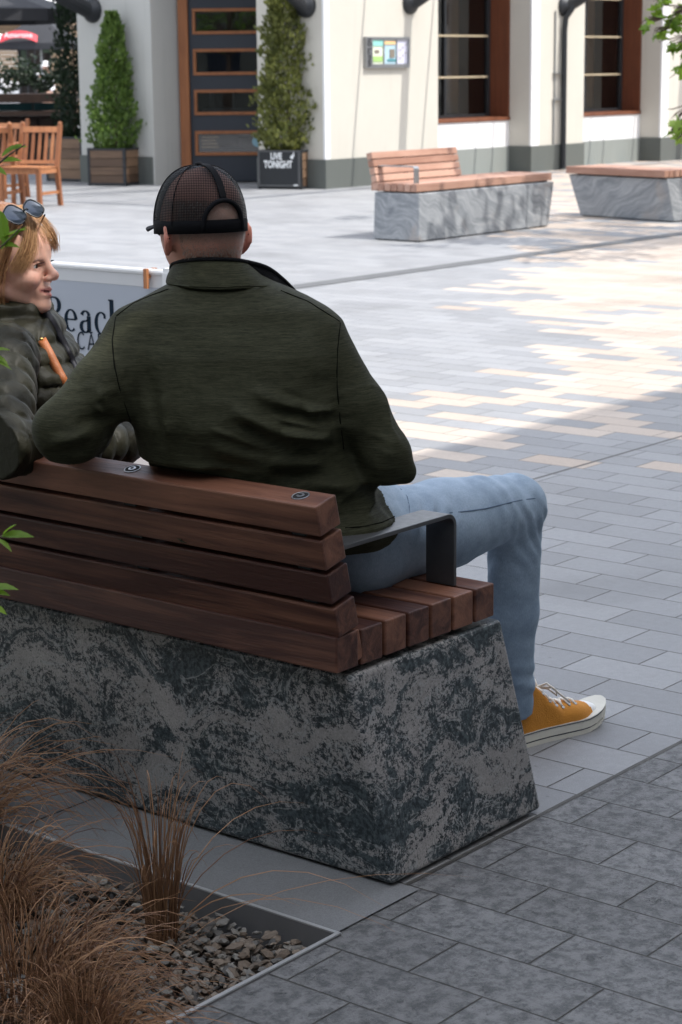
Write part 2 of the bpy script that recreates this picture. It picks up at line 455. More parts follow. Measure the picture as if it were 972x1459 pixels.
def f_glass(b):
    nt = X.nt; out = nt.nodes['Material Output']; tr = nt.nodes.new('ShaderNodeBsdfTransparent'); tr.inputs[0].default_value = (.75, .78, .78, 1)
    gl = nt.nodes.new('ShaderNodeBsdfGlossy'); gl.inputs['Roughness'].default_value = .015
    fr = nt.nodes.new('ShaderNodeFresnel'); fr.inputs[0].default_value = 2.1
    v = coords('obj'); bp = nt.nodes.new('ShaderNodeBump'); bp.inputs['Distance'].default_value = .02; bp.inputs['Strength'].default_value = .12
    nt.links.new(noise(v, 1.6, 1).k, bp.inputs['Height']); nt.links.new(bp.outputs[0], gl.inputs['Normal'])
    mx = nt.nodes.new('ShaderNodeMixShader'); nt.links.new(fr.outputs[0], mx.inputs[0]); nt.links.new(tr.outputs[0], mx.inputs[1]); nt.links.new(gl.outputs[0], mx.inputs[2])
    nt.links.new(mx.outputs[0], out.inputs[0])
mat('window_glass', f_glass)
def f_leaf(c1, c2, tr=.35, sc=3.0):
    def fn(b):
        nt = X.nt; out = nt.nodes['Material Output']; v = coords('obj'); va, _ = attr('var')
        c = mixc((va * .75 + noise(v, sc, 2) * .5 - .1).cl(), c1, c2)
        nt.links.new(c.k, b.inputs['Base Color']); b.inputs['Roughness'].default_value = .5
        t = nt.nodes.new('ShaderNodeBsdfTranslucent'); nt.links.new(mulc(c, 1.3).k, t.inputs[0])
        mx = nt.nodes.new('ShaderNodeMixShader'); mx.inputs[0].default_value = tr
        nt.links.new(b.outputs[0], mx.inputs[1]); nt.links.new(t.outputs[0], mx.inputs[2]); nt.links.new(mx.outputs[0], out.inputs[0])
    return fn
mat('conifer_green', f_leaf((.030, .075, .016), (.20, .30, .060), .3))
mat('conifer_olive', f_leaf((.035, .055, .014), (.27, .28, .075), .3))
mat('conifer_dark', f_leaf((.006, .016, .006), (.02, .042, .014), .2))
mat('hedge_green', f_leaf((.006, .016, .008), (.028, .050, .020), .2))
mat('maple_leaf', f_leaf((.075, .16, .012), (.22, .34, .035), .5))
mat('tree_leaf', f_leaf((.05, .115, .014), (.14, .25, .035), .45))
plain('bark', (.085, .062, .045), .9, 0, .3, 14, .4)
mat('dry_grass', f_leaf((.085, .028, .013), (.50, .29, .155), .2, 8.0))
def f_pebble(b):
    v = coords('obj'); va, _ = attr('var'); vb = white(combine(va * 91.7, va * 13.3))
    c = mixc(va, (.05, .05, .05), (.23, .22, .20)); c = mixc(vb.gt(.45) * .7, c, (.15, .105, .070))
    return {'Base Color': mulc(c, noise(v, 130, 3) * .6 + .7), 'Roughness': .7}
mat('pebble', f_pebble)

# ================================================================== GROUND
g = MB()
x0, x1, y0, y1 = .9, 2.67, 2.18, 5.6; F = 420
def sheet(mb, a, b, c, d, z=0, n=1): mb.add([(a, c, z), (b, c, z), (b, d, z), (a, d, z)], [(0, 1, 2, 3)])
sheet(g, -F, F, -F, y0); sheet(g, -F, x0, y0, y1); sheet(g, x1, F, y0, y1); sheet(g, -F, F, y1, F)
struct('ground', g, 'paving')
k = MB(); sheet(k, 2.678, 2.925, 2.186, 5.6, .004); struct('kerb_strip', k, 'kerb_stone')
d = MB(); sheet(d, 3.2, 60, 9.32, 9.50, .004)
def f_drain(b):
    pos = coords('pos'); x, y, z = sep(pos); e = (x / .3).frac()
    return {'Base Color': mulc(mixc(noise(pos, 4, 4), (.085, .088, .092), (.135, .138, .14)), e.ss(.0, .03) * .5 + .5), 'Roughness': .8}
mat('drain_stone', f_drain); struct('drain_strip', d, 'drain_stone')
# planting bed: soil, steel edge, gravel
bed = MB(); bed.grid([[(x, y, -.066 + .010 * math.sin(x * 9 + y * 5)) for x in np.linspace(x0, x1 - .003, 22)] for y in np.linspace(y0 + .003, y1, 36)])
struct('bed_soil', bed, 'soil')
e = MB(); e.cur = 1
e.box((x1 - .004, y0 - .004, -.13), (x1 + .004, y1, .0035)); e.box((x0, y0 - .004, -.13), (x1 - .0045, y0 + .004, .0035))
e.cur = 0
e.box((x1 - .0042, y0 + .0042, .0037), (x1 + .0042, y1, .0065)); e.box((x0, y0 - .0042, .0037), (x1 + .0042, y0 + .0042, .0065))
o = obj('garden_edging', e, ['edge_steel', 'edge_steel_side']); tag(o, 'thin steel edging strip round the planting bed of brown grass', 'edging')
rnd = random.Random(5)
pb = MB()
icos = [(0, 0, 1), (0, 0, -1)] + [(math.cos(a) * .92, math.sin(a) * .92, .38) for a in [i * 1.2566 for i in range(5)]] + [(math.cos(a + .63) * .92, math.sin(a + .63) * .92, -.38) for a in [i * 1.2566 for i in range(5)]]
icf = [(0, 2 + i, 2 + (i + 1) % 5) for i in range(5)] + [(1, 7 + (i + 1) % 5, 7 + i) for i in range(5)] + [(2 + i, 7 + i, 2 + (i + 1) % 5) for i in range(5)] + [(2 + (i + 1) % 5, 7 + i, 7 + (i + 1) % 5) for i in range(5)]
def pebbles(n, xr, yr, smin_, smax_, zz=-.054):
    for _ in range(n):
        s = rnd.uniform(smin_, smax_); x = rnd.uniform(*xr); y = rnd.uniform(*yr)
        M = rotM(rnd.uniform(-.6, .6), rnd.uniform(-.6, .6), rnd.uniform(0, 6.3), (x, y, zz + rnd.uniform(0, .03)))
        pb.av = rnd.random(); sx, sy, sz = s * rnd.uniform(.9, 1.5), s * rnd.uniform(.6, 1), s * rnd.uniform(.3, .55)
        pb.add([M @ Vector((v[0] * sx * rnd.uniform(.8, 1.15), v[1] * sy * rnd.uniform(.8, 1.15), v[2] * sz * rnd.uniform(.8, 1.2))) for v in icos], icf)
pebbles(4200, (1.75, 2.652), (2.2, 3.1), .006, .016)
pebbles(1200, (1.75, 2.655), (3.1, 4.2), .009, .019)
o = obj('gravel', pb, 'pebble'); tag(o, kind='stuff', label='grey and tan gravel chips inside the steel edged bed', cat='gravel')

# ================================================================== BENCHES
def make_bench(label, stone, timber, backrest=True, back_len=1.32, L=2.2, loc=(0, 0, 0), rz=0, group='stone and timber benches on the plaza'):
    t = thing('bench', label, 'bench', loc, rz, group)
    s = MB(); e0 = -.071; e1 = L - .15
    s.hexa([(.037, e0, .009), (.558, e0, .009), (.545, e1, .009), (.030, e1, .009)], [(-.002, 0, .425), (.505, 0, .425), (.505, L, .425), (-.002, L, .425)])
    o = obj('stone_base', s, stone, t); bevel(o, .010, 3)
    s = MB(); s.box((.055, e0 + .015, .0045), (.54, e1 - .015, .0085)); obj('foot', s, 'void_black', t)  # black slab stands for the shadow gap under the stone
    for y in (.12, L * .5, L - .12): s = MB(); s.box((.03, y - .02, .4255), (.49, y + .02, .4375)); obj('batten', s, 'void_black', t)
    r = random.Random(11); s = MB()
    for i in range(7):
        x = .478 - i * .075; s.av = r.random() * .7 + .1
        if i >= 5 and not backrest: pass
        a = x - .0665; dz = r.uniform(-.0008, .0008)
        s.prism([(-.012, .4375 + dz), (-.0, .4375 + dz), (L, .4375 + dz), (L, .508 + dz), (0, .508 + dz), (-.0, .455 + dz)][1:], a, x, Matrix(((0, 0, 1, 0), (1, 0, 0, 0), (0, 1, 0, 0), (0, 0, 0, 1))))
    o = obj('seat', s, timber, t); bevel(o, .0035, 2)
    if backrest:
        th = R(13.5); s = MB(); vs = [.78, .30, .06, .42, .62]
        M0 = Matrix.Translation((-.015, 0, .438)) @ Matrix.Rotation(-th, 4, 'Y')
        for k in range(5):
            z = k * .0695; s.av = vs[k] if timber == 'hardwood' else r.random()
            dy = r.uniform(-.0015, .0015)
            s.box((0, dy, z), (.062, back_len + dy, z + .0605), M0)
        o = obj('backrest', s, timber, t); bevel(o, .0035, 2)
        for y in (.063, .5, back_len - .12): s = MB(); s.box((.010, y - .016, -.01), (.052, y + .016, .36 - .035), M0); obj('back_post', s, 'black_steel', t)
        for y in (.063, .497, back_len - .1):
            s = MB(); Mb = M0 @ Matrix.Translation((.034, y, .3386))
            prof = [(.0175, 0), (.0175, .0012), (.0158, .0016), (.0148, .0006), (.008, .0006), (.008, .0022), (.0035, .0026)]
            s.lathe(prof, n=20, M=Mb); s.cur = 1; s.lathe([(.0145, .0008), (.0145, .0014), (.009, .0014)], n=20, M=Mb); s.lathe([(.0038, .0024), (.0038, .0032)], n=6, M=Mb); b_ = obj('bolt', s, ['galvanised', 'void_black'], t, smooth=False)
        # armrest: one bent flat bar with rounded corners
        s = MB(); y0_, y1_ = .050, .122; rr = .028; pts = []
        zt = .662; xf = .415
        for a in np.linspace(0, math.pi / 2, 7): pts.append((xf - rr + rr * math.sin(a), zt - rr + rr * math.cos(a)))
        outer = [(-.03, zt)] + pts + [(xf, .508)]
        inner = [(-.03, zt - .009)] + [(xf - rr + (rr - .009) * math.sin(a), zt - rr + (rr - .009) * math.cos(a)) for a in np.linspace(0, math.pi / 2, 7)] + [(xf - .009, .508)]
        n = len(outer); vs = []
        for yv in (y0_, y1_): vs += [(x, yv, z) for x, z in outer] + [(x, yv, z) for x, z in inner]
        fs = []
        for i in range(n - 1):
            fs += [(i, i + 1, n + i + 1, n + i), (2 * n + i, 3 * n + i, 3 * n + i + 1, 2 * n + i + 1), (i, 2 * n + i, 2 * n + i + 1, i + 1), (n + i, n + i + 1, 3 * n + i + 1, 3 * n + i)]
        fs += [(0, n, 3 * n, 2 * n), (n - 1, 3 * n - 1, 4 * n - 1, 2 * n - 1)]
        s.add(vs, fs); o = obj('armrest', s, 'gun_metal' if timber == 'hardwood' else 'galvanised', t); bevel(o, .0015, 2, 50)
    return t
BX, BY = 2.86, 2.30
make_bench('dark veined stone bench with red brown slatted back that the couple sit on', 'gneiss', 'hardwood', loc=(BX, BY, 0))
make_bench('sunlit grey stone bench with short pink brown timber backrest in front of the building', 'banded_stone', 'hardwood_pale', L=2.2, back_len=1.32, loc=(14.68, 11.46, 0), rz=R(-90))
make_bench('backless grey stone bench with flat timber top at the right', 'banded_stone', 'hardwood_pale', backrest=False, L=1.36, loc=(17.77, 10.21, 0), rz=R(-12))
# ================================================================== CAFE BUILDING
def wbox(name, m, parent, *boxes, bev=0):
    s = MB(); r = random.Random(len(name) * 7 + int(abs(boxes[0][0][0]) * 10))
    for lo, hi in boxes: s.av = r.random(); s.box(lo, hi)
    o = obj(name, s, m, parent, world=True)
    if bev: bevel(o, bev, 2)
    return o
H = 5.4; YP = 16.72; YB = 17.10; YG = 17.45
B = thing('cafe_building', 'cream rendered building with dark plinth, cedar lined windows and dark door', 'building', (24, 19, 0))
pil = [(20.4, 22.84), (25.13, 26.55), (28.85, 30.3), (32.6, 34.0), (36.3, 37.7)]
for i, (a, b_) in enumerate(pil):
    y1_ = YG + .1
    o = wbox('pilaster', 'cream_render', B, ((a, YP, 0), (b_, 17.85 if i == 0 else y1_, H)))
    wbox('corner_trim', 'white_render', B, ((a - .004, YP - .004, .374), (a + (.10 if i == 0 else .21), YP + .03, H)))  # white strip along the left corner of each pilaster
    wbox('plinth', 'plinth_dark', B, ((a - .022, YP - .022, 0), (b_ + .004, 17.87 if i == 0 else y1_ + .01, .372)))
for i in range(4):
    a, b_ = pil[i][1], pil[i + 1][0]
    wbox('wall', 'white_render', B, ((a + .003, YB, .36), (b_ - .003, YG - .002, .742)))
    wbox('wall', 'white_render', B, ((a + .003, YB, 3.6), (b_ - .003, YG - .002, H)))
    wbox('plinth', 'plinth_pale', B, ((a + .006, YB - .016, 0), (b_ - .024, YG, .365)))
    w = wbox('window', 'red_cedar', B, ((a + .004, YB - .02, .745), (b_ - .004, YG + .02, .795)), ((b_ - .035, YB - .005, .797), (b_ - .004, YG + .02, 3.598)), ((a + .004, YB - .005, .797), (a + .035, YG + .02, 3.598)), bev=.003)
    fr = wbox('frame', 'black_steel', w, ((a + .037, YG - .03, .80), (a + .09, YG + .03, 3.59)), ((b_ - .10, YG - .03, .80), (b_ - .038, YG + .03, 3.59)), ((a + .09, YG - .03, .80), (b_ - .10, YG + .03, .84)), (((a + b_) / 2 - .025, YG - .028, .84), ((a + b_) / 2 + .025, YG + .028, 3.59)))
    wbox('glazing_bar', 'brass_bar', w, *[((a + .092, YG - .035, z - .014), (b_ - .102, YG - .004, z + .014)) for z in (1.37, 1.95, 2.53, 3.1)])
    s = MB(); s.add([(a + .09, YG + .004, .84), (b_ - .10, YG + .004, .84), (b_ - .10, YG + .004, 3.59), (a + .09, YG + .004, 3.59)], [(0, 1, 2, 3)]); obj('pane', s, 'window_glass', w, world=True)
    wbox('curtain', 'warm_board', w, ((a + .5, YG + .30, .85), (a + .78, YG + .34, 3.5)), ((b_ - .62, YG + .34, .85), (b_ - .32, YG + .40, 3.5)))
    wbox('post', 'interior_grey', w, ((a + 1.12, YG + .7, .05), (a + 1.36, YG + .9, 3.5)), ((a + .1, YG + .6, 1.12), (a + 1.0, YG + .8, 1.16)))
# mass behind, dark rooms
wbox('room', 'interior_dark', B, ((20.7, 20.3, 0), (38, 20.6, H)), ((22.9, YG + .12, 0), (38, 20.3, .02)), ((37.7, YG, 0), (38, 20.3, H)), ((22.6, 17.9, 0), (22.75, 20.3, H)))
wbox('roof', 'office_concrete', B, ((20.2, YP - .1, H + .004), (38, 20.9, H + .3)))
# left column of the corner entrance
wbox('column', 'grey_render', B, ((20.0, 19.37, 0), (20.62, 20.77, H)))
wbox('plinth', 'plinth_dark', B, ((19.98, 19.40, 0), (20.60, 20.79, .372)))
wbox('soffit', 'grey_render', B, ((20.0, 17.86, 3.3), (22.5, 19.36, H)))
# door on the splayed wall
A = Vector((20.53, 19.34, 0)); Bv = Vector((21.52, 17.97, 0)); dv = (Bv - A).normalized(); ang = math.atan2(dv.y, dv.x); DL = (Bv - A).length
D = thing('door', None, None, A, ang); D.parent = B; D.location = A - Vector(B.location)
s = MB(); s.cur = 0
def dbox(s, a, b, z0, z1, y0=0.0, y1=.05): s.box((a, y0, z0), (b, y1, z1))
s = MB(); dbox(s, -.02, .115, .0, 3.3, -.06, .10); o = obj('jamb', s, 'cedar_frame', D); bevel(o, .006)
wins = [(.37, .70), (.91, 1.25), (1.44, 1.79), (1.98, 2.32), (2.52, 2.86)]
s = MB(); prev = .02; a, b_ = .17, 1.16
for z0, z1 in wins: dbox(s, a, b_, prev, z0); prev = z1
dbox(s, a, b_, prev, 3.3); dbox(s, .117, a, .02, 3.3); dbox(s, b_, DL + .2, .02, 3.3)
obj('door_leaf', s, 'door_paint', D)
for z0, z1 in wins:
    s = MB(); t_ = .042
    dbox(s, a, b_, z0, z0 + t_, -.022, .052); dbox(s, a, b_, z1 - t_, z1, -.022, .052); dbox(s, a, a + t_, z0 + t_, z1 - t_, -.022, .052); dbox(s, b_ - t_, b_, z0 + t_, z1 - t_, -.022, .052)
    w = obj('window_frame', s, 'cedar_frame', D); bevel(w, .004)
    s = MB(); s.add([(a + t_, .02, z0 + t_), (b_ - t_, .02, z0 + t_), (b_ - t_, .02, z1 - t_), (a + t_, .02, z1 - t_)], [(0, 1, 2, 3)])
    obj('pane', s, 'window_glass', D)
s = MB(); s.lathe([(.072, 0), (.072, .004)], n=24, M=rotM(R(90), 0, 0, (1.02, .016, .55))); obj('sticker', s, 'sticker_blue', D)
s = MB()
for i in range(4): s.box((.25 + .01 * (i % 2), .014, .47 + i * .045), (.49 - .02 * (i % 3), .017, .492 + i * .045))
obj('lettering', s, 'poster_brown', D)
s = MB(); s.box((.2, .5, .42), (1.2, .9, .46)); s.box((.7, .62, .46), (.95, .75, .58)); s.box((.3, .7, 1.0), (.36, .76, 1.2)); s.box((.9, .7, 1.0), (.97, .76, 1.12)); s.box((.62, .72, .95), (.64, .74, 1.3)); s.box((.2, .6, .95), (1.2, .9, .99))
obj('counter', s, 'interior_grey', D)
s = MB(); s.box((-.2, 1.6, 0), (2.2, 1.7, 3.3)); obj('inner_wall', s, 'interior_dark', D)
# awning struts with round wall plates
def strut(p, q, r1=.085, plate=.155, axis=(0, -1, 0)):
    p = Vector(p); q = Vector(q); ax = Vector(axis); s = MB()
    M = Matrix.Translation(p) @ ax.to_track_quat('Z', 'Y').to_matrix().to_4x4()
    s.lathe([(plate, 0), (plate, .02), (plate * .93, .05), (r1 * 1.1, .10), (r1 * .9, .13)], n=24, M=M)
    a = p + ax * .09
    s.tube([a, a + (q - a) * .5, q], [r1, r1, r1], 14)
    return obj('awning_strut', s, 'black_steel', B, world=True, smooth=False)
ZC = 3.75
strut((22.2, YP, 2.36), (22.55, 14.2, ZC)); strut((25.97, YP, 2.37), (26.35, 14.2, ZC)); strut((29.6, YP, 2.37), (29.95, 14.2, ZC))
strut((20.4, 17.0, 2.30), (17.6, 16.9, ZC), axis=(-1, 0, 0)); strut((20.0, 20.45, 2.32), (17.6, 20.75, 3.3), .11, .17, axis=(-1, 0, 0))
s = MB()
s.box((17.4, 14.14, ZC), (33, 14.26, ZC + .12)); s.box((17.4, 14.27, ZC), (17.52, 20.9, ZC + .12)); s.box((17.53, 20.6, ZC - .003), (20.0, 20.72, ZC + .1)); s.box((17.53, 17.3, ZC - .003), (20.39, 17.4, ZC + .1))
obj('awning_frame', s, 'black_steel', B, world=True)
for x in (21.42, 22.92, 24.72, 25.15, 27.8, 28.2, 29.1, 31.0):
    s = MB(); s.box((x, 14.27, ZC + .02), (x + .035, YB + (.0 if 22.84 < x < 25.13 or 26.5 < x < 28.85 else -.38), ZC + .055)); obj('awning_rod', s, 'black_steel', B, world=True)
for y in (15.2, 16.2, 18.6, 19.6):
    s = MB(); s.box((17.53, y, ZC + .02), (19.9 if y > 17 else 20.3, y + .05, ZC + .06)); obj('awning_rod', s, 'black_steel', B, world=True)
s = MB(); s.tube([(26.0, 16.50, 2.62), (25.93, 16.56, 2.32), (25.90, 16.64, 2.20), (25.90, 16.66, 2.0), (25.90, 16.655, .02)], .042, 12); s.tube([(26.0, 16.5, 2.62), (26.3, 15.4, 3.2)], .042, 12)
obj('downpipe', s, 'black_steel', B, world=True, smooth=False)
s = MB(); s.tube([(25.72, 16.70, 2.3), (25.72, 16.70, 1.05), (25.70, 16.70, .98), (25.70, 16.70, .38)], .012, 8)
for z in (1.02, 1.4): s.box((25.68, 16.66, z), (25.93, 16.718, z + .015))
obj('conduit', s, 'galvanised', B, world=True)
# menu case on the wall
M_ = thing('menu_case', 'small steel framed display case of leaflets fixed to the cream wall', 'display case', (21.67, YP, 1.5))
X0, X1, Z0, Z1 = 21.20, 22.14, 1.515, 1.91
wbox('frame', 'galvanised', M_, ((X0, YP - .05, Z0), (X1, YP - .002, Z0 + .05)), ((X0, YP - .05, Z1 - .035), (X1, YP - .002, Z1)), ((X0, YP - .05, Z0 + .05), (X0 + .14, YP - .002, Z1 - .035)), ((X1 - .03, YP - .05, Z0 + .05), (X1, YP - .002, Z1 - .035)), ((X0 + .375, YP - .046, Z0 + .05), (X0 + .395, YP - .002, Z1 - .035)), ((X0 + .655, YP - .046, Z0 + .05), (X0 + .668, YP - .002, Z1 - .035)))
def card(name, m, x0_, x1_, z0_, z1_, d=.0): wbox(name, m, M_, ((X0 + x0_, YP - .030 - d, Z0 + z0_), (X0 + x1_, YP - .022 - d, Z0 + z1_)))
card('leaflet', 'poster_cream', .14, .375, .05, .36); card('leaflet', 'poster_sky', .395, .655, .05, .36); card('leaflet', 'poster_lilac', .668, .91, .05, .36)
card('print', 'poster_mint', .15, .37, .28, .355, .009); card('print', 'poster_green', .15, .36, .08, .15, .009); card('print', 'poster_brown', .20, .29, .19, .23, .009)
card('print', 'poster_orange', .40, .64, .30, .345, .009); card('print', 'poster_brown', .52, .62, .13, .24, .009); card('print', 'poster_teal', .47, .65, .085, .11, .009)
for i in range(6): card('print', 'poster_brown', .73 + .06 * (i % 3), .76 + .06 * (i % 3), .12 + .035 * i, .128 + .035 * i, .009)
def text_mesh(txt, size, ext=.001, sx=1.0, M=None, bold=0.0, space=1.0):
    c = bpy.data.curves.new('txt', 'FONT'); c.body = txt; c.size = size; c.extrude = ext; c.offset = bold; c.align_x = 'CENTER'; c.space_character = space; c.resolution_u = 3
    o = bpy.data.objects.new('txt', c); COL.objects.link(o); dg = bpy.context.evaluated_depsgraph_get(); dg.update()
    me = bpy.data.meshes.new_from_object(o.evaluated_get(dg)); bpy.data.objects.remove(o)
    me.transform(Matrix.Diagonal((sx, 1, 1, 1)))
    if M is not None: me.transform(M)
    return me
me = text_mesh('WHAT\'S ON', .105, .002, .62, Matrix.Translation((X0 + .105, YP - .054, (Z0 + Z1) / 2)) @ Matrix.Rotation(R(90), 4, 'X') @ Matrix.Rotation(R(90), 4, 'Z'), .002)
obj('lettering', me, 'board_black', M_, world=True)

# ================================================================== PLANTERS AND THEIR CONIFERS
def planter(label, loc, rz, w=.56, h=.50, board=False):
    t = thing('planter_box', label, 'planter', loc, rz, 'timber planter boxes with steel corners')
    s = MB(); r = random.Random(int(loc[0] * 10))
    n = 4; bh = (h - .05) / n
    for k_ in range(n):
        z = .03 + k_ * bh; a = w / 2
        for (lo, hi) in (((-a, -a, z), (a, -a + .02, z + bh - .008)), ((-a, a - .02, z), (a, a, z + bh - .008)), ((-a, -a + .021, z), (-a + .02, a - .021, z + bh - .008)), ((a - .02, -a + .021, z), (a, a - .021, z + bh - .008))):
            s.av = r.random(); s.box(lo, hi)
    # centre lines of the small blocks
    obj('boards', s, 'planter_wood', t)
    s = MB(); a = w / 2 + .006; q = .038
    for sx in (-1, 1):
        for sy in (-1, 1):
            xa, xb = sorted((sx * a, sx * (a - q))); ya, yb = sorted((sy * a, sy * (a - q))); s.box((xa, ya, .0), (xb, yb, h))
    for z in (.012, h - .03):
        for sy in (-1, 1):
            ya, yb = sorted((sy * (a + .002), sy * (a - .012))); s.box((-a + q, ya, z), (a - q, yb, z + .026)); s.box((ya, -a + q, z), (yb, a - q, z + .026))
    o = obj('steel_frame', s, 'black_steel', t)
    s = MB(); s.box((-w / 2 + .03, -w / 2 + .03, h - .12), (w / 2 - .03, w / 2 - .03, h - .06)); obj('soil', s, 'soil', t)
    return t
def conifer(label, loc, h, w, m, seed, n=2600, z0=.42, taper=1.0):
    t = thing('conifer', label, 'conifer', loc, 0, 'clipped conifers growing in planter boxes'); r = random.Random(seed)
    s = MB(); s.tube([(0, 0, z0 - .05), (.01, 0, z0 + h * .4), (0, .01, z0 + h * .85)], [.028, .02, .006], 7); obj('trunk', s, 'bark', t)
    s = MB()
    tips = [(r.uniform(0, 6.28), r.random()) for _ in range(70)]
    for i in range(n):
        u = r.random() ** 1.15; an = r.uniform(0, 6.28)
        prof = (min(1, u / .10) ** .5) * (1 - u * taper * .80) if u < .9 else (1 - .9 * taper * .80) * (1 - (u - .9) * 6)
        lump = 1 + .16 * math.sin(an * 3 + u * 17 + seed) + .15 * math.sin(an * 5 - u * 29) + .06 * math.sin(an * 9 + u * 60)
        rad = w * max(prof, .05) * lump * (r.random() ** .35)
        if r.random() < .04: rad *= 1.22
        x, y, z = math.cos(an) * rad, math.sin(an) * rad, z0 + u * h
        s.av = min(1, max(0, r.gauss(.42, .22)))
        l = r.uniform(.03, .075); wd = l * .38
        up = Vector((math.cos(an) * r.uniform(.1, .9), math.sin(an) * r.uniform(.1, .9), r.uniform(.5, 1.2))).normalized()
        side = up.cross(Vector((r.uniform(-1, 1), r.uniform(-1, 1), r.uniform(-.3, .3)))).normalized(); p = Vector((x, y, z))
        nn = up.cross(side) * wd * .5
        s.add([p - side * wd * .4, p + up * l * .5 - side * wd + nn, p + up * l, p + up * l * .45 + side * wd + nn, p + side * wd * .4], [(0, 1, 2), (0, 2, 4), (4, 2, 3)])
    obj('crown', s, m, t); return t
planter('brown timber planter box left of the dark door, with no sign on it', (19.80, 19.90, 0), R(17))
conifer('bright green cone shaped conifer in the planter left of the dark door', (19.80, 19.90, 0), 1.84, .39, 'conifer_green', 1, 5200, taper=.95)
pl = planter('timber planter box carrying the black LIVE TONIGHT board', (20.38, 17.32, 0), R(17), .60)
# board fixed on the near left face of that planter
s = MB(); s.box((-.327, -.285, .045), (-.309, .285, .485)); bd = obj('board', s, 'board_black', pl)
s = MB()
for lo, hi in (((-.332, -.295, .035), (-.308, -.268, .495)), ((-.332, .268, .035), (-.308, .295, .495)), ((-.332, -.267, .472), (-.308, .267, .495)), ((-.332, -.267, .035), (-.308, .267, .058))): s.box(lo, hi)
obj('board_frame', s, 'gun_metal', pl)
Mt = Matrix.Translation((-.3285, .0, 0)) @ Matrix.Rotation(R(-90), 4, 'Z') @ Matrix.Rotation(R(90), 4, 'X')
me = text_mesh('TONIGHT', .125, .0015, .70, Mt @ Matrix.Translation((-.01, .275, 0)), .004); obj('lettering', me, 'chalk_white', pl)
me = text_mesh('LIVE', .115, .0015, .75, Mt @ Matrix.Translation((-.035, .383, 0)), .004); obj('lettering', me, 'chalk_white', pl)
s = MB(); s.lathe([(.024, 0), (.024, .003)], n=12, M=Mt @ Matrix.Translation((.185, .41, -.001))); s.lathe([(.016, 0), (.016, .003)], n=10, M=Mt @ Matrix.Translation((.205, .435, -.001))); s.box((-.332, -.215, .44), (-.329, -.205, .485)); obj('drawn_mark', s, 'chalk_white', pl)
s = MB(); s.box((-.3335, -.265, .047), (-.330, -.205, .062)); obj('maker_plate', s, 'chalk_white', pl)
conifer('olive green columnar conifer in the planter with the LIVE TONIGHT board', (20.38, 17.32, 0), 2.15, .43, 'conifer_olive', 2, 7800, taper=.62)
planter('dark shaded planter box behind the corner column', (20.32, 21.2, 0), R(10), .62, .62)
conifer('dark shaded columnar conifer behind the corner column', (20.32, 21.2, 0), 2.1, .27, 'conifer_dark', 3, 3400, z0=.5, taper=.25)

# ================================================================== CHAIRS
def chair(label, p_rear_right, facing, arms=False):
    """origin at the rear right foot on the ground; local +y is forward, seat spreads to -x"""
    t = thing('garden_chair', label, 'chair', p_rear_right, R(facing - 90), 'slatted wooden garden chairs outside the cafe')
    w, dp, hs, hb = .50, .46, .44, .92; r = random.Random(4)
    for (x, y, top) in ((0, 0, 0), (-w, 0, 0)):
        s = MB(); s.av = r.random(); s.hexa([(x - .024, y - .05, 0), (x + .024, y - .05, 0), (x + .024, y, 0), (x - .024, y, 0)], [(x - .024, y, hs), (x + .024, y, hs), (x + .024, y + .05, hs), (x - .024, y + .05, hs)])
        s.hexa([(x - .024, y, hs), (x + .024, y, hs), (x + .024, y + .05, hs), (x - .024, y + .05, hs)], [(x - .024, y - .10, hb), (x + .024, y - .10, hb), (x + .024, y - .06, hb), (x - .024, y - .06, hb)])
        s.lathe([(.024, 0), (.026, .015), (.018, .030), (.004, .036)], (x, y - .08, hb), 10)
        obj('rear_post', s, 'teak', t)
    for x in (0, -w):
        s = MB(); s.av = r.random(); s.box((x - .024, dp - .05, 0), (x + .024, dp, hs + (.24 if arms else 0))); obj('front_leg', s, 'teak', t)
        s = MB(); s.box((x - .012, .0, .14), (x + .012, dp - .05, .175)); obj('stretcher', s, 'teak', t)
        if arms: s = MB(); s.box((x - .035, -.06, hs + .24), (x + .035, dp + .03, hs + .268)); obj('armrest', s, 'teak', t)
    s = MB(); s.box((-w + .024, dp - .04, hs - .06), (-.024, dp - .01, hs - .004)); s.box((-w + .024, .01, hs - .06), (-.024, .04, hs - .004)); s.box((-w - .012, .05, hs - .06), (-w + .012, dp - .05, hs - .004)); s.box((-.012, .05, hs - .06), (.012, dp - .05, hs - .004)); obj('seat_rail', s, 'teak', t)
    s = MB()
    for k_ in range(6): s.av = r.random(); s.box((-w - .02, .03 + k_ * .077, hs - .002), (.02, .03 + k_ * .077 + .062, hs + .018))
    obj('seat', s, 'teak', t)
    s = MB(); s.av = .6; Mb = rotM(R(12.5), 0, 0, (0, .028, hs))
    s.box((-w + .024, -.01, .40), (-.024, .02, .465), Mb); s.box((-w + .024, -.01, .035), (-.024, .02, .075), Mb)
    for k_ in range(5): s.av = r.random(); x = -w + .075 + k_ * .0875; s.box((x - .018, -.002, .075), (x + .018, .012, .40), Mb)
    obj('backrest', s, 'teak', t); return t
chair('armless slatted wooden chair standing nearest to the planters', (16.27, 17.92, 0), 196)
chair('slatted wooden armchair at the left edge, lit orange by the sun, seen from behind', (16.20, 17.98, 0), 35, True)
chair('slatted wooden chair at the far left, only the top of its rear post showing', (17.2, 19.45, 0), 190)

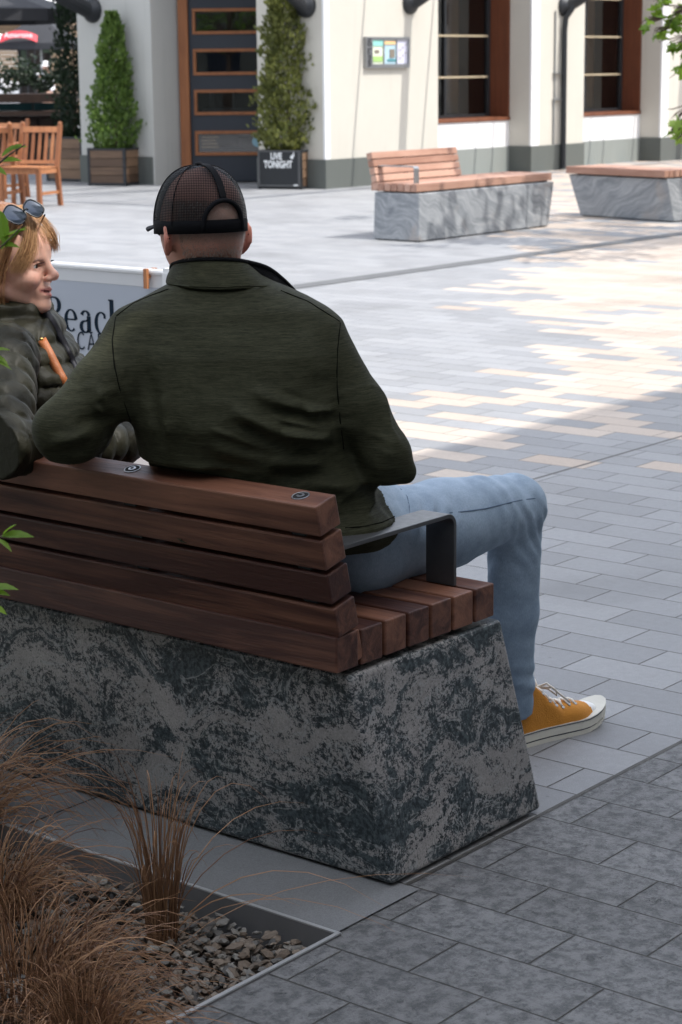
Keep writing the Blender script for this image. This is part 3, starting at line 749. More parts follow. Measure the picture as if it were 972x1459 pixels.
# ================================================================== SHADED TERRACE AND FAR THINGS (left background)
def rbox(s, pxl, pxr, yt, yb, d, th, M=None):
    """box facing the viewer at distance d spanning these sight lines, th thick"""
    xl = (pxl - 486) / CF * d; xr = (pxr - 486) / CF * d; zt = 1.55 + (94 - yt) / CF * d; zb = max(0, 1.55 + (94 - yb) / CF * d)
    c = FW * d
    q = [c + RT * xl, c + RT * xr, c + RT * xr + FW * th, c + RT * xl + FW * th]
    s.hexa([(p[0], p[1], zb) for p in q], [(p[0], p[1], zt) for p in q])
    return q, zb, zt
tr = thing('planter_screen', 'dark timber planter screen filled with hedge, edging the terrace', 'screen', tuple(FW * 33 - RT * 5))
s = MB(); rbox(s, -150, 118, 128, 140, 32.6, .7); rbox(s, -150, 118, 152, 158, 32.5, .5); rbox(s, -150, 118, 158.2, 240, 33.0, .5)
for i in range(12): rbox(s, -150 + i * 22, -132 + i * 22, 162, 228, 32.94, .05)
obj('timber', s, 'dark_timber', tr, world=True)
s = MB(); rbox(s, -150, 60, 141, 151, 32.8, .3); rbox(s, 63, 117, 141, 151, 32.8, .3); obj('cushion', s, 'teal_cushion', tr, world=True)
s = MB(); r = random.Random(9)
for i in range(5200):
    px = r.uniform(-150, 108); py = 126 - abs(r.gauss(0, 1)) * 17 + 7 * math.sin(px * .13); py = max(py, 82 + 6 * math.sin(px * .21)); dd = 32.8 + r.uniform(0, .55)
    p = Vector(P(px, py, dd)); l = r.uniform(.04, .085); s.av = r.random()
    a_ = Vector((r.uniform(-1, 1), r.uniform(-1, 1), r.uniform(-.2, 1))).normalized(); b2 = a_.cross(Vector((r.uniform(-1, 1), r.uniform(-1, 1), r.uniform(-1, 1)))).normalized() * .4
    s.add([p, p + (a_ * .5 + b2) * l, p + a_ * l, p + (a_ * .5 - b2) * l], [(0, 1, 2, 3)])
obj('hedge', s, 'hedge_green', tr, world=True)
s = MB()
for i in range(9):
    p = P([2, 6, 16, 25, 97, 54, 9, 3, 14][i], [117, 121, 118, 119, 114, 106, 124, 114, 123][i], 32.7); s = MB(); s.lathe([(.006, -.02), (.022, -.006), (.022, .012), (.006, .022)], p, 9); obj('flower', s, 'paper_white', tr, world=True)
def umbrella(label, px, py_apex, py_rim, d, half, m, n=8, rot=.2, ruffle=True, ribbon=False):
    base = CAM * 0 + FW * d + RT * ((px - 486) / CF * d); za = 1.55 + (94 - py_apex) / CF * d; zr = 1.55 + (94 - py_rim) / CF * d
    t = thing('market_umbrella', label, 'umbrella', (base[0], base[1], 0)); s = MB()
    s.tube([(0, 0, 0), (0, 0, za - .05)], .025, 8); obj('pole', s, 'galvanised', t)
    s = MB(); rows = []
    for f_, zf in ((.02, 1), (.3, .74), (.65, .38), (1, 0)):
        rows.append([(math.cos(rot + k_ * 2 * math.pi / n) * half * f_, math.sin(rot + k_ * 2 * math.pi / n) * half * f_, zr + (za - zr) * zf) for k_ in range(n + 1)])
    rows.append([(x * 1.0, y * 1.0, zr - .16) for x, y, z in rows[-1]])
    s.grid(rows); o = obj('canopy', s, m, t); sd = o.modifiers.new('th', 'SOLIDIFY'); sd.thickness = .012
    if ruffle:
        s = MB(); s.lathe([(.02, za + .12), (.06, za + .05), (half * .2, za - .10), (half * .36, za - .30), (half * .37, za - .36)], n=n); obj('vent_cap', s, m, t)
    for k_ in range(n): 
        pass
    return t, za, zr
umb_t, za, zr = umbrella('black market umbrella with a red ribbon emblem over the terrace', 76, 22, 60, 57, 1.45, 'umbrella_cloth', 4, R(39 + 40))
# ribbon emblem printed on the sloping cloth facing the viewer
s = MB(); cen = FW * 56.1 + RT * ((54 - 486) / CF * 57); n = 14
rows = [[], []]
for i in range(n + 1):
    u = i / n * 2 - 1; xx = u * .50; zz = zr + .245 - .13 * u * u
    for k_, dz in ((0, -.09), (1, .09)):
        p = cen + RT * xx + FW * (-.16 + dz * .8); rows[k_].append((p[0], p[1], zz + dz))
s.grid(rows); o = obj('ribbon', s, 'ribbon_red', umb_t, world=True); sd = o.modifiers.new('th', 'SOLIDIFY'); sd.thickness = .01
Mt = Matrix.Translation(Vector(cen - FW * .22)) @ Matrix.Translation((0, 0, zr + .155)) @ Matrix.Rotation(math.atan2(RT[1], RT[0]), 4, 'Z') @ Matrix.Rotation(R(90), 4, 'X') @ Matrix.Shear('XZ', 4, (0, 0))
me = text_mesh('Amarone', .19, .002, 1.05, Mt, .004); obj('lettering', me, 'ribbon_text', umb_t, world=True)
umbrella('white market umbrella behind the black one, cut by the left edge', -14, 38, 57, 60, 1.5, 'white_cloth', 8, .3, False)
umbrella('large dark market umbrella at the far upper left of the terrace', -60, -40, 16, 30, 2.0, 'umbrella_cloth', 8, .1)
fb = thing('far_building', 'low building clad in tan timber boards beyond the terrace umbrellas', 'building', tuple(FW * 70 - RT * 12))
s = MB()
for k_ in range(16):
    s.av = r.random(); rbox(s, -420, 43, 30 + k_ * 5 , 34.6 + k_ * 5, 70 + .05 * (k_ % 2), .6)
rbox(s, 43, 60, 30, 62, 70.1, .6); rbox(s, 90, 400, 30, 160, 70.2, .6); obj('wall', s, 'tan_cladding', fb, world=True)
s = MB(); rbox(s, 43, 91, 60, 160, 70.3, .3); obj('glass_wall', s, 'interior_dark', fb, world=True)
s = MB(); 
for px in (44, 55, 66, 77, 88): rbox(s, px, px + 1.6, 60, 160, 70.0, .1)
obj('window_frame', s, 'black_steel', fb, world=True)
s = MB(); ql = [P(-420, -60, 66), P(58, 27, 66), P(58, 27, 82), P(-420, -60, 82)]
s.hexa([tuple(q) for q in ql], [(q[0], q[1], q[2] + .35) for q in ql]); obj('roof', s, 'dark_timber', fb, world=True)
s = MB(); rbox(s, 48, 54, 63, 95, 69.5, .2); rbox(s, 78, 88, 62, 72, 69.4, .3); obj('planting', s, 'hedge_green', fb, world=True)
# a person far off, behind the hedge
fp = tag(thing('person', 'distant person in a white top and pale hat, just above the hedge', 'person', tuple(FW * 56 + RT * ((82 - 486) / CF * 56))))
def far_person(p):
    d = cap(p, (0, 0, .1), (0, 0, .9), .10, .14); d = smin(d, cap(p, (-.06, 0, .95), (.06, 0, 1.32), .17, .15), .1); d = smin(d, cap(p, (0, 0, 1.35), (0, 0, 1.45), .06, .05), .05)
    d = smin(d, ell(p, (0, 0, 1.58), (.085, .10, .12)), .03)
    d = smin(d, cap(p, (-.2, 0, 1.33), (-.28, .05, 1.0), .05, .04), .05); return smin(d, cap(p, (.2, 0, 1.33), (.3, .05, 1.05), .05, .04), .05)
plain('skin_far', (.50, .30, .22), .6)
me = surf(far_person, (-.4, -.25, 0), (.4, .25, 1.75), .03); obj('body', me, 'skin_far', fp)
s = MB(); s.lathe([(.12, .92), (.22, 1.0), (.21, 1.3), (.10, 1.42)], n=14); obj('top', s, 'paper_white', fp)
s = MB(); s.lathe([(.15, 1.62), (.10, 1.64), (.095, 1.72), (.03, 1.76)], n=14); obj('hat', s, 'white_cloth', fp)

# ================================================================== CAFE BANNER BARRIER BEHIND THE COUPLE
bn = thing('banner_barrier', 'white framed cafe barrier with a pale blue banner reading Beach', 'banner', (5.0, 5.4, 0))
XB = 5.0
s = MB(); s.tube([(XB, 4.78, .868), (XB, 6.9, .868)], .011, 10); s.tube([(XB, 4.78, .05), (XB, 6.9, .05)], .011, 10)
for y in (4.782, 6.9): s.tube([(XB, y, .0), (XB, y, .88)], .013, 10)
for y in (4.782, 6.9): s.box((XB - .22, y - .025, 0), (XB + .22, y + .025, .012))
obj('frame', s, 'white_metal', bn, world=True, smooth=False)
s = MB(); s.box((XB - .003, 4.81, .815), (XB + .003, 6.87, .862)); obj('hem', s, 'banner_hem', bn, world=True)
s = MB(); s.box((XB - .002, 4.81, .08), (XB + .002, 6.87, .8145)); obj('banner', s, 'banner_vinyl', bn, world=True)
s = MB(); s.box((XB - .02, 4.765, .795), (XB + .018, 4.80, .885)); s.box((XB - .024, 4.74, .80), (XB - .015, 4.80, .87)); obj('corner_bracket', s, 'white_metal', bn, world=True)
s = MB(); s.box((XB - .026, 4.872, .812), (XB - .014, 4.888, .880), None); s.box((XB + .014, 4.872, .812), (XB + .026, 4.888, .880)); s.box((XB - .0145, 4.874, .846), (XB + .0145, 4.886, .858)); o = obj('clothes_peg', s, 'teak', bn, world=True)
# high-contrast serif letters drawn as strokes of changing width; u runs to the reader's right
def stroke(s, pts, ws, depth=.0006):
    vs = []; n = len(pts)
    for i, (u, v) in enumerate(pts):
        a = pts[max(i - 1, 0)]; b_ = pts[min(i + 1, n - 1)]; tx, ty = b_[0] - a[0], b_[1] - a[1]; l = math.hypot(tx, ty) or 1; nx, ny = -ty / l * ws[i] / 2, tx / l * ws[i] / 2
        for q in ((u + nx, v + ny), (u - nx, v - ny)):
            for dx in (0, -depth): vs.append((dx, -q[0], q[1]))
    fs = []
    for i in range(n - 1):
        k_ = i * 4; fs += [(k_ + 1, k_ + 3, k_ + 7, k_ + 5), (k_, k_ + 4, k_ + 6, k_ + 2), (k_, k_ + 1, k_ + 5, k_ + 4), (k_ + 2, k_ + 6, k_ + 7, k_ + 3)]
    s.add(vs, fs)
def arc(cx, cy, rx, ry, a0, a1, n=14): return [(cx + rx * math.cos(R(a0 + (a1 - a0) * i / n)), cy + ry * math.sin(R(a0 + (a1 - a0) * i / n))) for i in range(n + 1)]
def aw(pts, cx, rx, thick, thin): return [thin + (thick - thin) * min(1, abs(p[0] - cx) / rx) ** 1.6 for p in pts]
def glyph(s, ch, T=.17, t=.045):
    if ch == 'B':
        stroke(s, [(.18, 0), (.18, 1)], [T, T]); stroke(s, [(.02, .015), (.4, .015)], [t, t]); stroke(s, [(.02, .985), (.4, .985)], [t, t])
        for cy, ry, rx in ((.255, .24, .27), (.755, .23, .22)):
            p = arc(.38, cy, rx, ry, 90, -90); stroke(s, p, aw(p, .38, rx, T, t))
        stroke(s, [(.18, .51), (.4, .51)], [t, t]); return .76
    if ch == 'e':
        p = arc(.30, .33, .22, .32, 5, 310, 24); stroke(s, p, aw(p, .30, .22, T * .85, t)); stroke(s, [(.12, .36), (.52, .36)], [t, t]); return .62
    if ch == 'a':
        stroke(s, [(.42, .06), (.42, .50)], [T, T]); p = arc(.28, .48, .155, .17, 10, 165, 10); stroke(s, p, aw(p, .28, .15, T * .8, t))
        p = arc(.26, .18, .17, .17, 80, 330, 16); stroke(s, p, aw(p, .26, .17, T * .9, t)); stroke(s, [(.28, .35), (.42, .40)], [t, t]); stroke(s, [(.42, .07), (.46, .015), (.56, .03)], [T * .8, t, t]); return .62
    if ch == 'c':
        p = arc(.30, .33, .22, .32, 45, 315, 22); stroke(s, p, aw(p, .30, .22, T * .85, t)); s_ = arc(.44, .52, .035, .04, 0, 360, 8); stroke(s, [(.40, .52), (.49, .52)], [.09, .09]); return .56
    if ch == 'h':
        stroke(s, [(.16, 0), (.16, 1.05)], [T, T]); stroke(s, [(.03, 1.04), (.2, 1.04)], [t, t]); stroke(s, [(.02, .015), (.32, .015)], [t, t])
        p = arc(.34, .44, .16, .21, 160, 0, 10); stroke(s, p, aw(p, .34, .16, T * .9, t)); stroke(s, [(.50, 0), (.50, .46)], [T, T]); stroke(s, [(.37, .015), (.65, .015)], [t, t]); return .68
s = MB(); u = 0; hB = .118
for ch in 'Beach':
    q = MB(); adv = glyph(q, ch)
    s.add([(XB - .0025 + v[0], 5.405 - (u - v[1]) * hB if False else 5.405 + (v[1] - u) * hB, .635 + v[2] * hB) for v in q.v], q.f); u += adv + .03
obj('lettering', s, 'banner_ink', bn, world=True)
Mt = Matrix.Translation((XB - .004, 5.14, .545)) @ Matrix.Rotation(R(-90), 4, 'Z') @ Matrix.Rotation(R(90), 4, 'X')
def thin_letters(s, M, h=.06):
    u = 0
    for ch in 'CAFE':
        st = {'C': [arc(.32, .5, .30, .5, 45, 315, 16)], 'A': [[(0, 0), (.30, 1), (.60, 0)], [(.12, .36), (.48, .36)]], 'F': [[(.05, 0), (.05, 1), (.5, 1)], [(.05, .52), (.42, .52)]], 'E': [[(.5, 0), (.05, 0), (.05, 1), (.5, 1)], [(.05, .52), (.44, .52)]]}[ch]
        for p in st: s.tube([(XB - .004, 5.245 - (u + a) * h, .575 + b_ * h) for a, b_ in p], .0026, 5)
        u += .86
s = MB(); thin_letters(s, None); obj('lettering', s, 'banner_ink', bn, world=True)
# ================================================================== PEOPLE
def f_skin(base, spec=.4):
    def fn(b):
        _, c = attr('tint'); v = coords('obj'); n = noise(v, 40, 4); n2 = noise(v, 260, 3)
        b.inputs['Subsurface Weight'].default_value = .12; b.inputs['Subsurface Radius'].default_value = (.012, .005, .003); b.inputs['Subsurface Scale'].default_value = 1.0
        return {'Base Color': mulc(c, (n * .22 + .89) * (n2 * .16 + .92)), 'Roughness': n2 * .15 + .42, 'bump': (n2 + n, .0012, .3)}
    return fn
mat('skin', f_skin(None))
def f_fleece(b):
    v = coords('obj'); sx, sy, sz = sep(v)
    wv = noise(v, 14, 3) * .010
    l = noise(combine(sx * 70, sy * 70, (sz + wv) * 1100), 1.0, 3, .7); l2 = noise(combine(sx * 22, sy * 22, (sz + wv) * 420), 1.0, 3, .6); f = noise(v, 900, 2)
    t = (l * .6 + l2 * .5 + f * .12).ss(.40, .85)
    c = mixc(t * .75 + .12, (.0115, .0122, .0066), (.058, .060, .035))
    b.inputs['Specular IOR Level'].default_value = .10; b.inputs['Sheen Roughness'].default_value = .5; b.inputs['Sheen Tint'].default_value = (.5, .55, .4, 1)
    return {'Base Color': c, 'Roughness': .72, 'bump': (l + l2 + noise(v, 60, 3) * 2, .0012, .3)}
mat('fleece', f_fleece)
def f_denim(b):
    v = coords('obj'); sx, sy, sz = sep(v); n = noise(v, 7, 4, .6); f = noise(combine(sx * 500, sy * 500, sz * 160), 1.0, 3, .7); h = noise(v, 24, 4, .6)
    sx2 = (sz - .10) * 1.5; c = mixc((n * .9 + h * .6 - .28 + (sz - .45) * .5).cl(), (.115, .180, .262), (.46, .57, .69)); c = mulc(c, f * .7 + .65)
    return {'Base Color': c, 'Roughness': .82, 'bump': (f * .5 + h, .0015, .5)}
mat('denim', f_denim)
def f_puffer(b):
    v = coords('obj'); n = noise(v, 38, 4, .6, .6); f = noise(v, 10, 3)
    b.inputs['Specular IOR Level'].default_value = .22
    return {'Base Color': mulc(mixc(f, (.009, .0088, .0045), (.026, .025, .014)), n * .4 + .8), 'Roughness': .55, 'bump': (n, .004, .6)}
mat('puffer', f_puffer)
def f_hair(c1, c2):
    def fn(b):
        va, _ = attr('var'); v = coords('obj')
        return {'Base Color': mixc((va * .8 + noise(v, 30, 2) * .3 - .05).cl(), c1, c2), 'Roughness': .42}
    return fn
mat('blonde_hair', f_hair((.21, .080, .028), (.78, .47, .23)))
mat('grey_hair', f_hair((.12, .085, .065), (.42, .35, .30)))
plain('cap_cloth', (.007, .0074, .0095), .8, 0, .15, 40, .2, **{'Specular IOR Level': .12})
def f_mesh(b):
    nt = X.nt; out = nt.nodes['Material Output']; v = coords('obj'); sx, sy, sz = sep(v)
    u = (sz * 330).frac(); an = ((sx * float(RT[0]) + sy * float(RT[1])) * 300).frac()
    hole = (u - .5).abs().lt(.33) * (an - .5).abs().lt(.36)
    b.inputs['Specular IOR Level'].default_value = .1; b.inputs['Base Color'].default_value = (.006, .006, .0075, 1); b.inputs['Roughness'].default_value = .6
    tr = nt.nodes.new('ShaderNodeBsdfTransparent'); mx = nt.nodes.new('ShaderNodeMixShader')
    nt.links.new((hole * .58).k, mx.inputs[0]); nt.links.new(b.outputs[0], mx.inputs[1]); nt.links.new(tr.outputs[0], mx.inputs[2]); nt.links.new(mx.outputs[0], out.inputs[0])
mat('cap_netting', f_mesh)
plain('black_rib', (.009, .0095, .011), .85, 0, .2, 200, .3, **{'Specular IOR Level': .12})
plain('lens_dark', (.05, .065, .09), .08, .5, .1); plain('frame_black', (.008, .008, .010), .25, 0, .1)
plain('lens_clear', (.5, .55, .55), .05, 0, 0)
plain('canvas_mustard', (.58, .235, .028), .85, 0, .12, 30, .3)
plain('rubber_white', (.68, .66, .58), .55, 0, .07, 20); plain('toe_white', (.80, .80, .78), .4, 0, .04)
plain('rubber_line', (.03, .035, .05), .6, 0, .05); plain('lace', (.78, .72, .64), .9, 0, .08, 60)
plain('leather_tan', (.36, .115, .035), .5, 0, .2, 30, .2); plain('zip_dark', (.015, .015, .02), .5, .3, .1)
plain('eye_white', (.62, .58, .55), .2, 0, .05); plain('iris', (.05, .06, .05), .1, 0, .1); plain('brow', (.10, .05, .025), .7, 0, .2)
plain('teeth', (.72, .68, .60), .3, 0, .03); plain('gold', (.6, .38, .12), .3, .9, .05)
rt32, fw32 = RT.astype(np.float32), FW.astype(np.float32)
def PP(l, d): return [P(x, y, d) for x, y in l]

# ---------------------------------------------------------------- the man
DM = 3.98
man = thing('person', 'man seen from behind in black mesh cap and dark olive pullover, arm over the backrest', 'person', (3.12, 2.62, 0))
hip = np.array([3.20, 2.545, .585]); knee = np.array([3.652, 2.465, .598]); ank = np.array([3.728, 2.512, .12])
hipL = np.array([3.26, 2.78, .585]); kneeL = np.array([3.62, 2.86, .585]); ankL = np.array([3.60, 2.86, .12])
hd = azv(70); hr = azv(70 - 90)                                   # where the head points
HC = P(291, 304, 4.00)                                             # centre of the skull
Mh = np.array([hr, hd, UPV])
def man_body(p):
    q = (p - HC.astype(np.float32))
    d = ell(p, HC + hd * .005 - UPV * .001, (.076, .096, .091), Mh)
    d = smin(d, ell(p, HC + hd * .010 - UPV * .035, (.070, .080, .085), Mh), .03)
    d = smin(d, ell(p, HC + hd * .050 - UPV * .085, (.050, .045, .045), Mh), .04)       # jaw and chin
    d = smin(d, ell(p, HC + hd * .045 - UPV * .035, (.060, .050, .050), Mh), .03)
    d = smin(d, cap(p, HC + hd * .096 - UPV * .025, HC + hd * .118 - UPV * .062, .010, .014), .015)   # nose
    d = smin(d, cap(p, HC + hd * .094 - UPV * .086 - hr * .015, HC + hd * .094 - UPV * .086 + hr * .015, .006, .006), .012)
    for s in (-1, 1):
        ec = HC + hr * s * .085 - hd * .004 - UPV * .047
        e = ell(p, ec, (.0085, .021, .036), np.array([(hr * s + hd * .55) / 1.141, (hd - hr * s * .55) / 1.141, UPV]))
        d = smin(d, e, .008); d = smax(d, -ell(p, ec + hr * s * .009 + hd * .006, (.006, .011, .020), Mh), .005)
        d = smax(d, -ell(p, HC + hd * .095 + hr * s * .033 - UPV * .030, (.016, .010, .010), Mh), .008)
    d = smin(d, cap(p, HC - UPV * .045 - hd * .018, P(302, 398, 4.045), .0605, .058), .025)   # neck
    d = smin(d, cap(p, P(240, 462, 4.05), P(390, 462, 4.03), .05, .05), .05)
    g = ((q @ hd.astype(np.float32)) < -.02)
    zz = q[..., 2]
    d = d + .0016 * g * np.exp(-((zz + .088) / .006) ** 2) + .0014 * g * np.exp(-((zz + .104) / .005) ** 2)
    # trunk, arms and legs (hidden by the clothes for the most part)
    d = smin(d, cap(p, P(310, 500, DM + .04), P(350, 690, DM + .10), .12, .12), .08)
    d = smin(d, cap(p, hip, hipL, .10, .10), .06)
    for a, b_, c_ in ((hip, knee, ank), (hipL, kneeL, ankL)):
        d = smin(d, cap(p, a, b_, .075, .05), .04); d = smin(d, cap(p, b_, c_, .048, .027), .03)
        d = smin(d, cap(p, c_ - UPV * .05 + np.array([-.004, 0, 0]), c_ - UPV * .085 + np.array([.15, 0, 0]), .021, .015), .02)
    for a, b_, c_ in ((P(190, 492, DM + .02), P(97, 622, 3.88), P(104, 604, 4.16)), (P(458, 486, DM + .02), P(556, 650, DM + .02), P(450, 655, 4.32))):
        d = smin(d, cap(p, a, b_, .045, .036), .03); d = smin(d, cap(p, b_, c_, .034, .025), .02)
        w = np.asarray(c_); dr = (np.asarray(c_) - np.asarray(b_)); dr = dr / np.linalg.norm(dr); sd = np.cross(dr, UPV); sd /= np.linalg.norm(sd)
        d = smin(d, cap(p, w, w + dr * .07, .024, .030), .015)
        for k_ in range(4):
            f0 = w + dr * .085 + sd * (k_ - 1.5) * .019; f1 = f0 + dr * (.035 + .006 * (k_ in (1, 2))) - UPV * .012; f2 = f1 + dr * .018 - UPV * .022
            d = smin(d, np.minimum(cap(p, f0, f1, .0092, .0085), cap(p, f1, f2, .0085, .007)), .005)
        t0 = w + dr * .03 + sd * .03; d = smin(d, cap(p, t0, t0 + dr * .045 + sd * .02 - UPV * .01, .011, .009), .008)
    return d
me = surf(man_body, np.array([2.55, 2.2, 0.0]), np.array([4.05, 3.15, 1.40]), .0075)
def man_tint(co):
    q = co - HC; a = q @ hd; r_ = q @ hr; n = len(co)
    c = np.tile([.58, .29, .225], (n, 1))
    nk = np.clip((.02 - a) / .06, 0, 1) * np.clip((.0 - q[:, 2]) / .08, 0, 1); c = c * (1 - nk[:, None]) + np.array([.46, .20, .135]) * nk[:, None]
    ear = np.clip((np.abs(r_) - .076) / .006, 0, 1) * (q[:, 2] > -.08); c = c * (1 - ear[:, None]) + np.array([.56, .22, .16]) * ear[:, None]
    stub = (q[:, 2] > -.052) * (a < .035) * (q[:, 2] < .03); st = stub * (1 - ear); st = st * np.clip((q[:, 2] + .058) / .02, 0, 1)
    c = c * (1 - .72 * st[:, None]) + np.array([.215, .155, .125]) * .72 * st[:, None]
    return c
vcol(me, man_tint); body = obj('body', me, 'skin', man, world=True)
# short cropped hair below the cap
s = MB(); r = random.Random(2)
for i in range(9000):
    an = r.uniform(-2.7, -.45) ; zz = r.triangular(-.078, .030, -.03)
    rr = 1.0 - ((zz) / .16) ** 2
    q = hr * math.cos(an) * .079 + hd * (math.sin(an) * .096 + .008)
    lift = (1 - max(0, -zz - .02) * 2.6)
    b0 = HC + q * lift + UPV * zz; out = q / np.linalg.norm(q); s.av = r.random()
    t_ = b0 + out * .0045 + UPV * -.009 + hr * r.uniform(-.003, .003); w_ = np.cross(out, UPV) * .0010
    s.add([b0 - out * .004 - w_, b0 - out * .004 + w_, t_], [(0, 1, 2)])
obj('hair', s, 'grey_hair', man, world=True)
# pullover
rows = []
for y, l, r_, dd, hdp in ((388, 262, 366, 4.02, .070), (400, 246, 386, 4.015, .084), (412, 222, 414, 4.01, .094), (424, 200, 440, 4.005, .102), (438, 180, 464, 4.0, .112), (456, 172, 480, 4.0, .120), (500, 170, 486, 3.985, .135), (560, 180, 486, 3.98, .142), (600, 190, 486, 3.98, .143), (640, 203, 492, 4.01, .143), (680, 219, 516, 4.03, .143), (715, 232, 546, 4.07, .146), (745, 232, 566, 4.05, .155), (762, 236, 560, 4.06, .150), (776, 240, 548, 4.07, .14)):
    c = P((l + r_) / 2, y, dd); rows.append((c[2], (c[0], c[1]), (r_ - l) / 2 / CF * dd, hdp))
def seatback(d, p):
    xb = 2.826 + (.78 - p[..., 2]) * .24; S = np.maximum(np.maximum(p[..., 0] - xb, xb - .060 - p[..., 0]), p[..., 2] - .794)
    return smax(d, -(S - .002), .010)
FD = 3.84
def fl(a, b_, w, h, d=FD): return (P(*a, d), P(*b_, d), w, h)
FOLDS = [
    # long diagonal drags from the right armhole
    fl((330, 582), (400, 618), .011, .010), fl((400, 618), (474, 634), .010, .013), fl((345, 606), (412, 642), .010, -.010), fl((412, 642), (482, 650), .010, -.012),
    fl((360, 556), (430, 590), .012, .007), fl((430, 590), (482, 592), .010, .010), fl((385, 582), (478, 608), .009, -.010),
    fl((452, 596), (486, 610), .009, -.012), fl((300, 640), (380, 664), .014, .007), fl((380, 664), (470, 668), .011, .010), fl((390, 684), (478, 690), .010, -.010),
    fl((472, 626), (500, 664), .010, .014), fl((500, 664), (520, 700), .010, .012), fl((486, 660), (512, 712), .009, -.013), fl((515, 660), (536, 706), .010, .010),
    fl((520, 700), (556, 716), .010, .012), fl((470, 706), (520, 724), .010, .012), fl((480, 724), (545, 736), .009, -.010), fl((536, 706), (562, 690), .008, -.008),
    fl((205, 520), (232, 640), .016, -.006), fl((228, 560), (236, 652), .012, .006), fl((206, 590), (222, 660), .010, .006), fl((256, 600), (262, 668), .014, -.004),
    fl((195, 470), (186, 560), .012, .005), fl((176, 520), (192, 596), .010, -.010), fl((250, 470), (360, 500), .03, .004), fl((420, 470), (460, 540), .03, .004),
    fl((392, 596), (484, 622), .005, .006), fl((420, 634), (490, 640), .004, -.007), fl((362, 618), (440, 652), .005, .005), fl((440, 652), (486, 662), .004, -.006), fl((400, 560), (478, 588), .005, -.005),
    fl((492, 668), (506, 716), .004, -.008), fl((506, 656), (528, 700), .004, .007), fl((528, 690), (560, 704), .004, -.007), fl((500, 726), (552, 726), .005, .006), fl((430, 676), (490, 676), .005, -.005), fl((404, 700), (486, 712), .006, .006),
    fl((232, 596), (236, 668), .005, .004), fl((214, 560), (226, 640), .005, -.004), fl((300, 610), (372, 640), .006, .004), fl((240, 668), (330, 684), .008, .005), fl((150, 560), (176, 600), .005, -.008), fl((136, 580), (170, 612), .005, .006), fl((84, 640), (140, 634), .005, -.006, 3.80),
    # armhole seams
    fl((158, 446), (166, 510), .0042, -.0062), fl((166, 510), (186, 604), .0050, -.0085), fl((487, 452), (480, 520), .0042, -.0062), fl((480, 520), (488, 640), .0050, -.0085), fl((170, 480), (174, 540), .012, .004), fl((474, 480), (472, 560), .014, .004),
    # left sleeve
    fl((138, 566), (168, 556), .014, .009), fl((110, 600), (160, 600), .012, -.006), fl((70, 634), (132, 622), .012, .008, 3.80), fl((60, 652), (128, 646), .010, -.008, 3.80), fl((150, 540), (178, 590), .012, -.008),
    fl((120, 540), (150, 590), .016, .006, 3.82),
    # right sleeve
    fl((505, 520), (520, 600), .014, .005), fl((500, 600), (545, 650), .012, -.007), fl((520, 640), (566, 664), .010, .008), fl((530, 668), (585, 672), .010, -.006), fl((498, 560), (512, 640), .010, -.006)]
sL, eL, fL = P(196, 486, DM + .005), P(92, 612, 3.875), P(110, 602, 4.17)
sR, eR, fR = P(450, 488, DM + .005), P(552, 650, 3.97), P(455, 650, 4.28)
def pull(p):
    t = loft(p, rows, rt32, fw32, 2.35)
    a = smin(cap(p, sL, P(146, 552, 3.925), .063, .061), cap(p, P(146, 552, 3.925), eL, .061, .0555), .02)
    a = smin(a, cap(p, P(112, 624, 3.90), P(132, 618, 3.95), .040, .036), .03); a = smin(a, cap(p, eL, fL, .055, .042), .02)
    b_ = smin(cap(p, sR, P(512, 580, 3.97), .060, .051), cap(p, P(512, 580, 3.97), eR, .051, .045), .02); b_ = smin(b_, cap(p, eR, fR, .046, .038), .02)
    b_ = smin(b_, cap(p, eR, P(581, 671, 3.97), .040, .017), .02)
    d = smin(t, a, .035); d = smin(d, b_, .028)
    n = vnoise(p * 9) * .009 + vnoise(p * 21 + 7) * .0035 + np.abs(vnoise(p * np.array([14, 14, 30], np.float32) + 3)) * -.005
    low = np.clip((1.0 - p[..., 2]) / .25, 0, 1)
    rg = 1 - np.abs(vnoise(p * np.array([8, 8, 20], np.float32) + vnoise(p * 6)[..., None] * 2.2 + 11)) * 4
    d = d - n * (.25 + low * .7) - np.clip(rg, 0, 1) ** 2 * .007 * low
    d = d - 1.35 * folds(p, FOLDS)
    # hem band and neck opening
    hz = P(400, 752, 4.0)[2]
    d = d + .004 * np.exp(-((p[..., 2] - hz) / .004) ** 2)
    return seatback(d, p)
me = surf(pull, np.array([2.52, 2.2, .56]), np.array([3.55, 3.25, 1.20]), .0044)
obj('pullover', me, 'fleece', man, world=True)
# stand collar with black piping, its right front turned out
def strip(s, bot, top, th, nin):
    n = len(bot); vs = []
    for k_ in range(5):
        u = k_ / 4
        for i in range(n): vs.append(np.array(bot[i]) * (1 - u) + np.array(top[i]) * u + np.array(nin[i]) * .004 * math.sin(math.pi * u))
    m = len(vs); vs += [v - np.array(nin[i % n]) * th for i, v in enumerate(vs)]
    fs = []
    for k_ in range(4):
        for i in range(n - 1):
            a = k_ * n + i; fs += [(a, a + 1, a + n + 1, a + n), (m + a, m + a + n, m + a + n + 1, m + a + 1)]
    for i in range(n - 1): fs += [(i, m + i, m + i + 1, i + 1), (4 * n + i, 4 * n + i + 1, m + 4 * n + i + 1, m + 4 * n + i)]
    for k_ in range(4): a = k_ * n; fs += [(a, a + n, m + a + n, m + a), (a + n - 1, m + a + n - 1, m + a + 2 * n - 1, a + 2 * n - 1)]
    s.add(vs, fs)
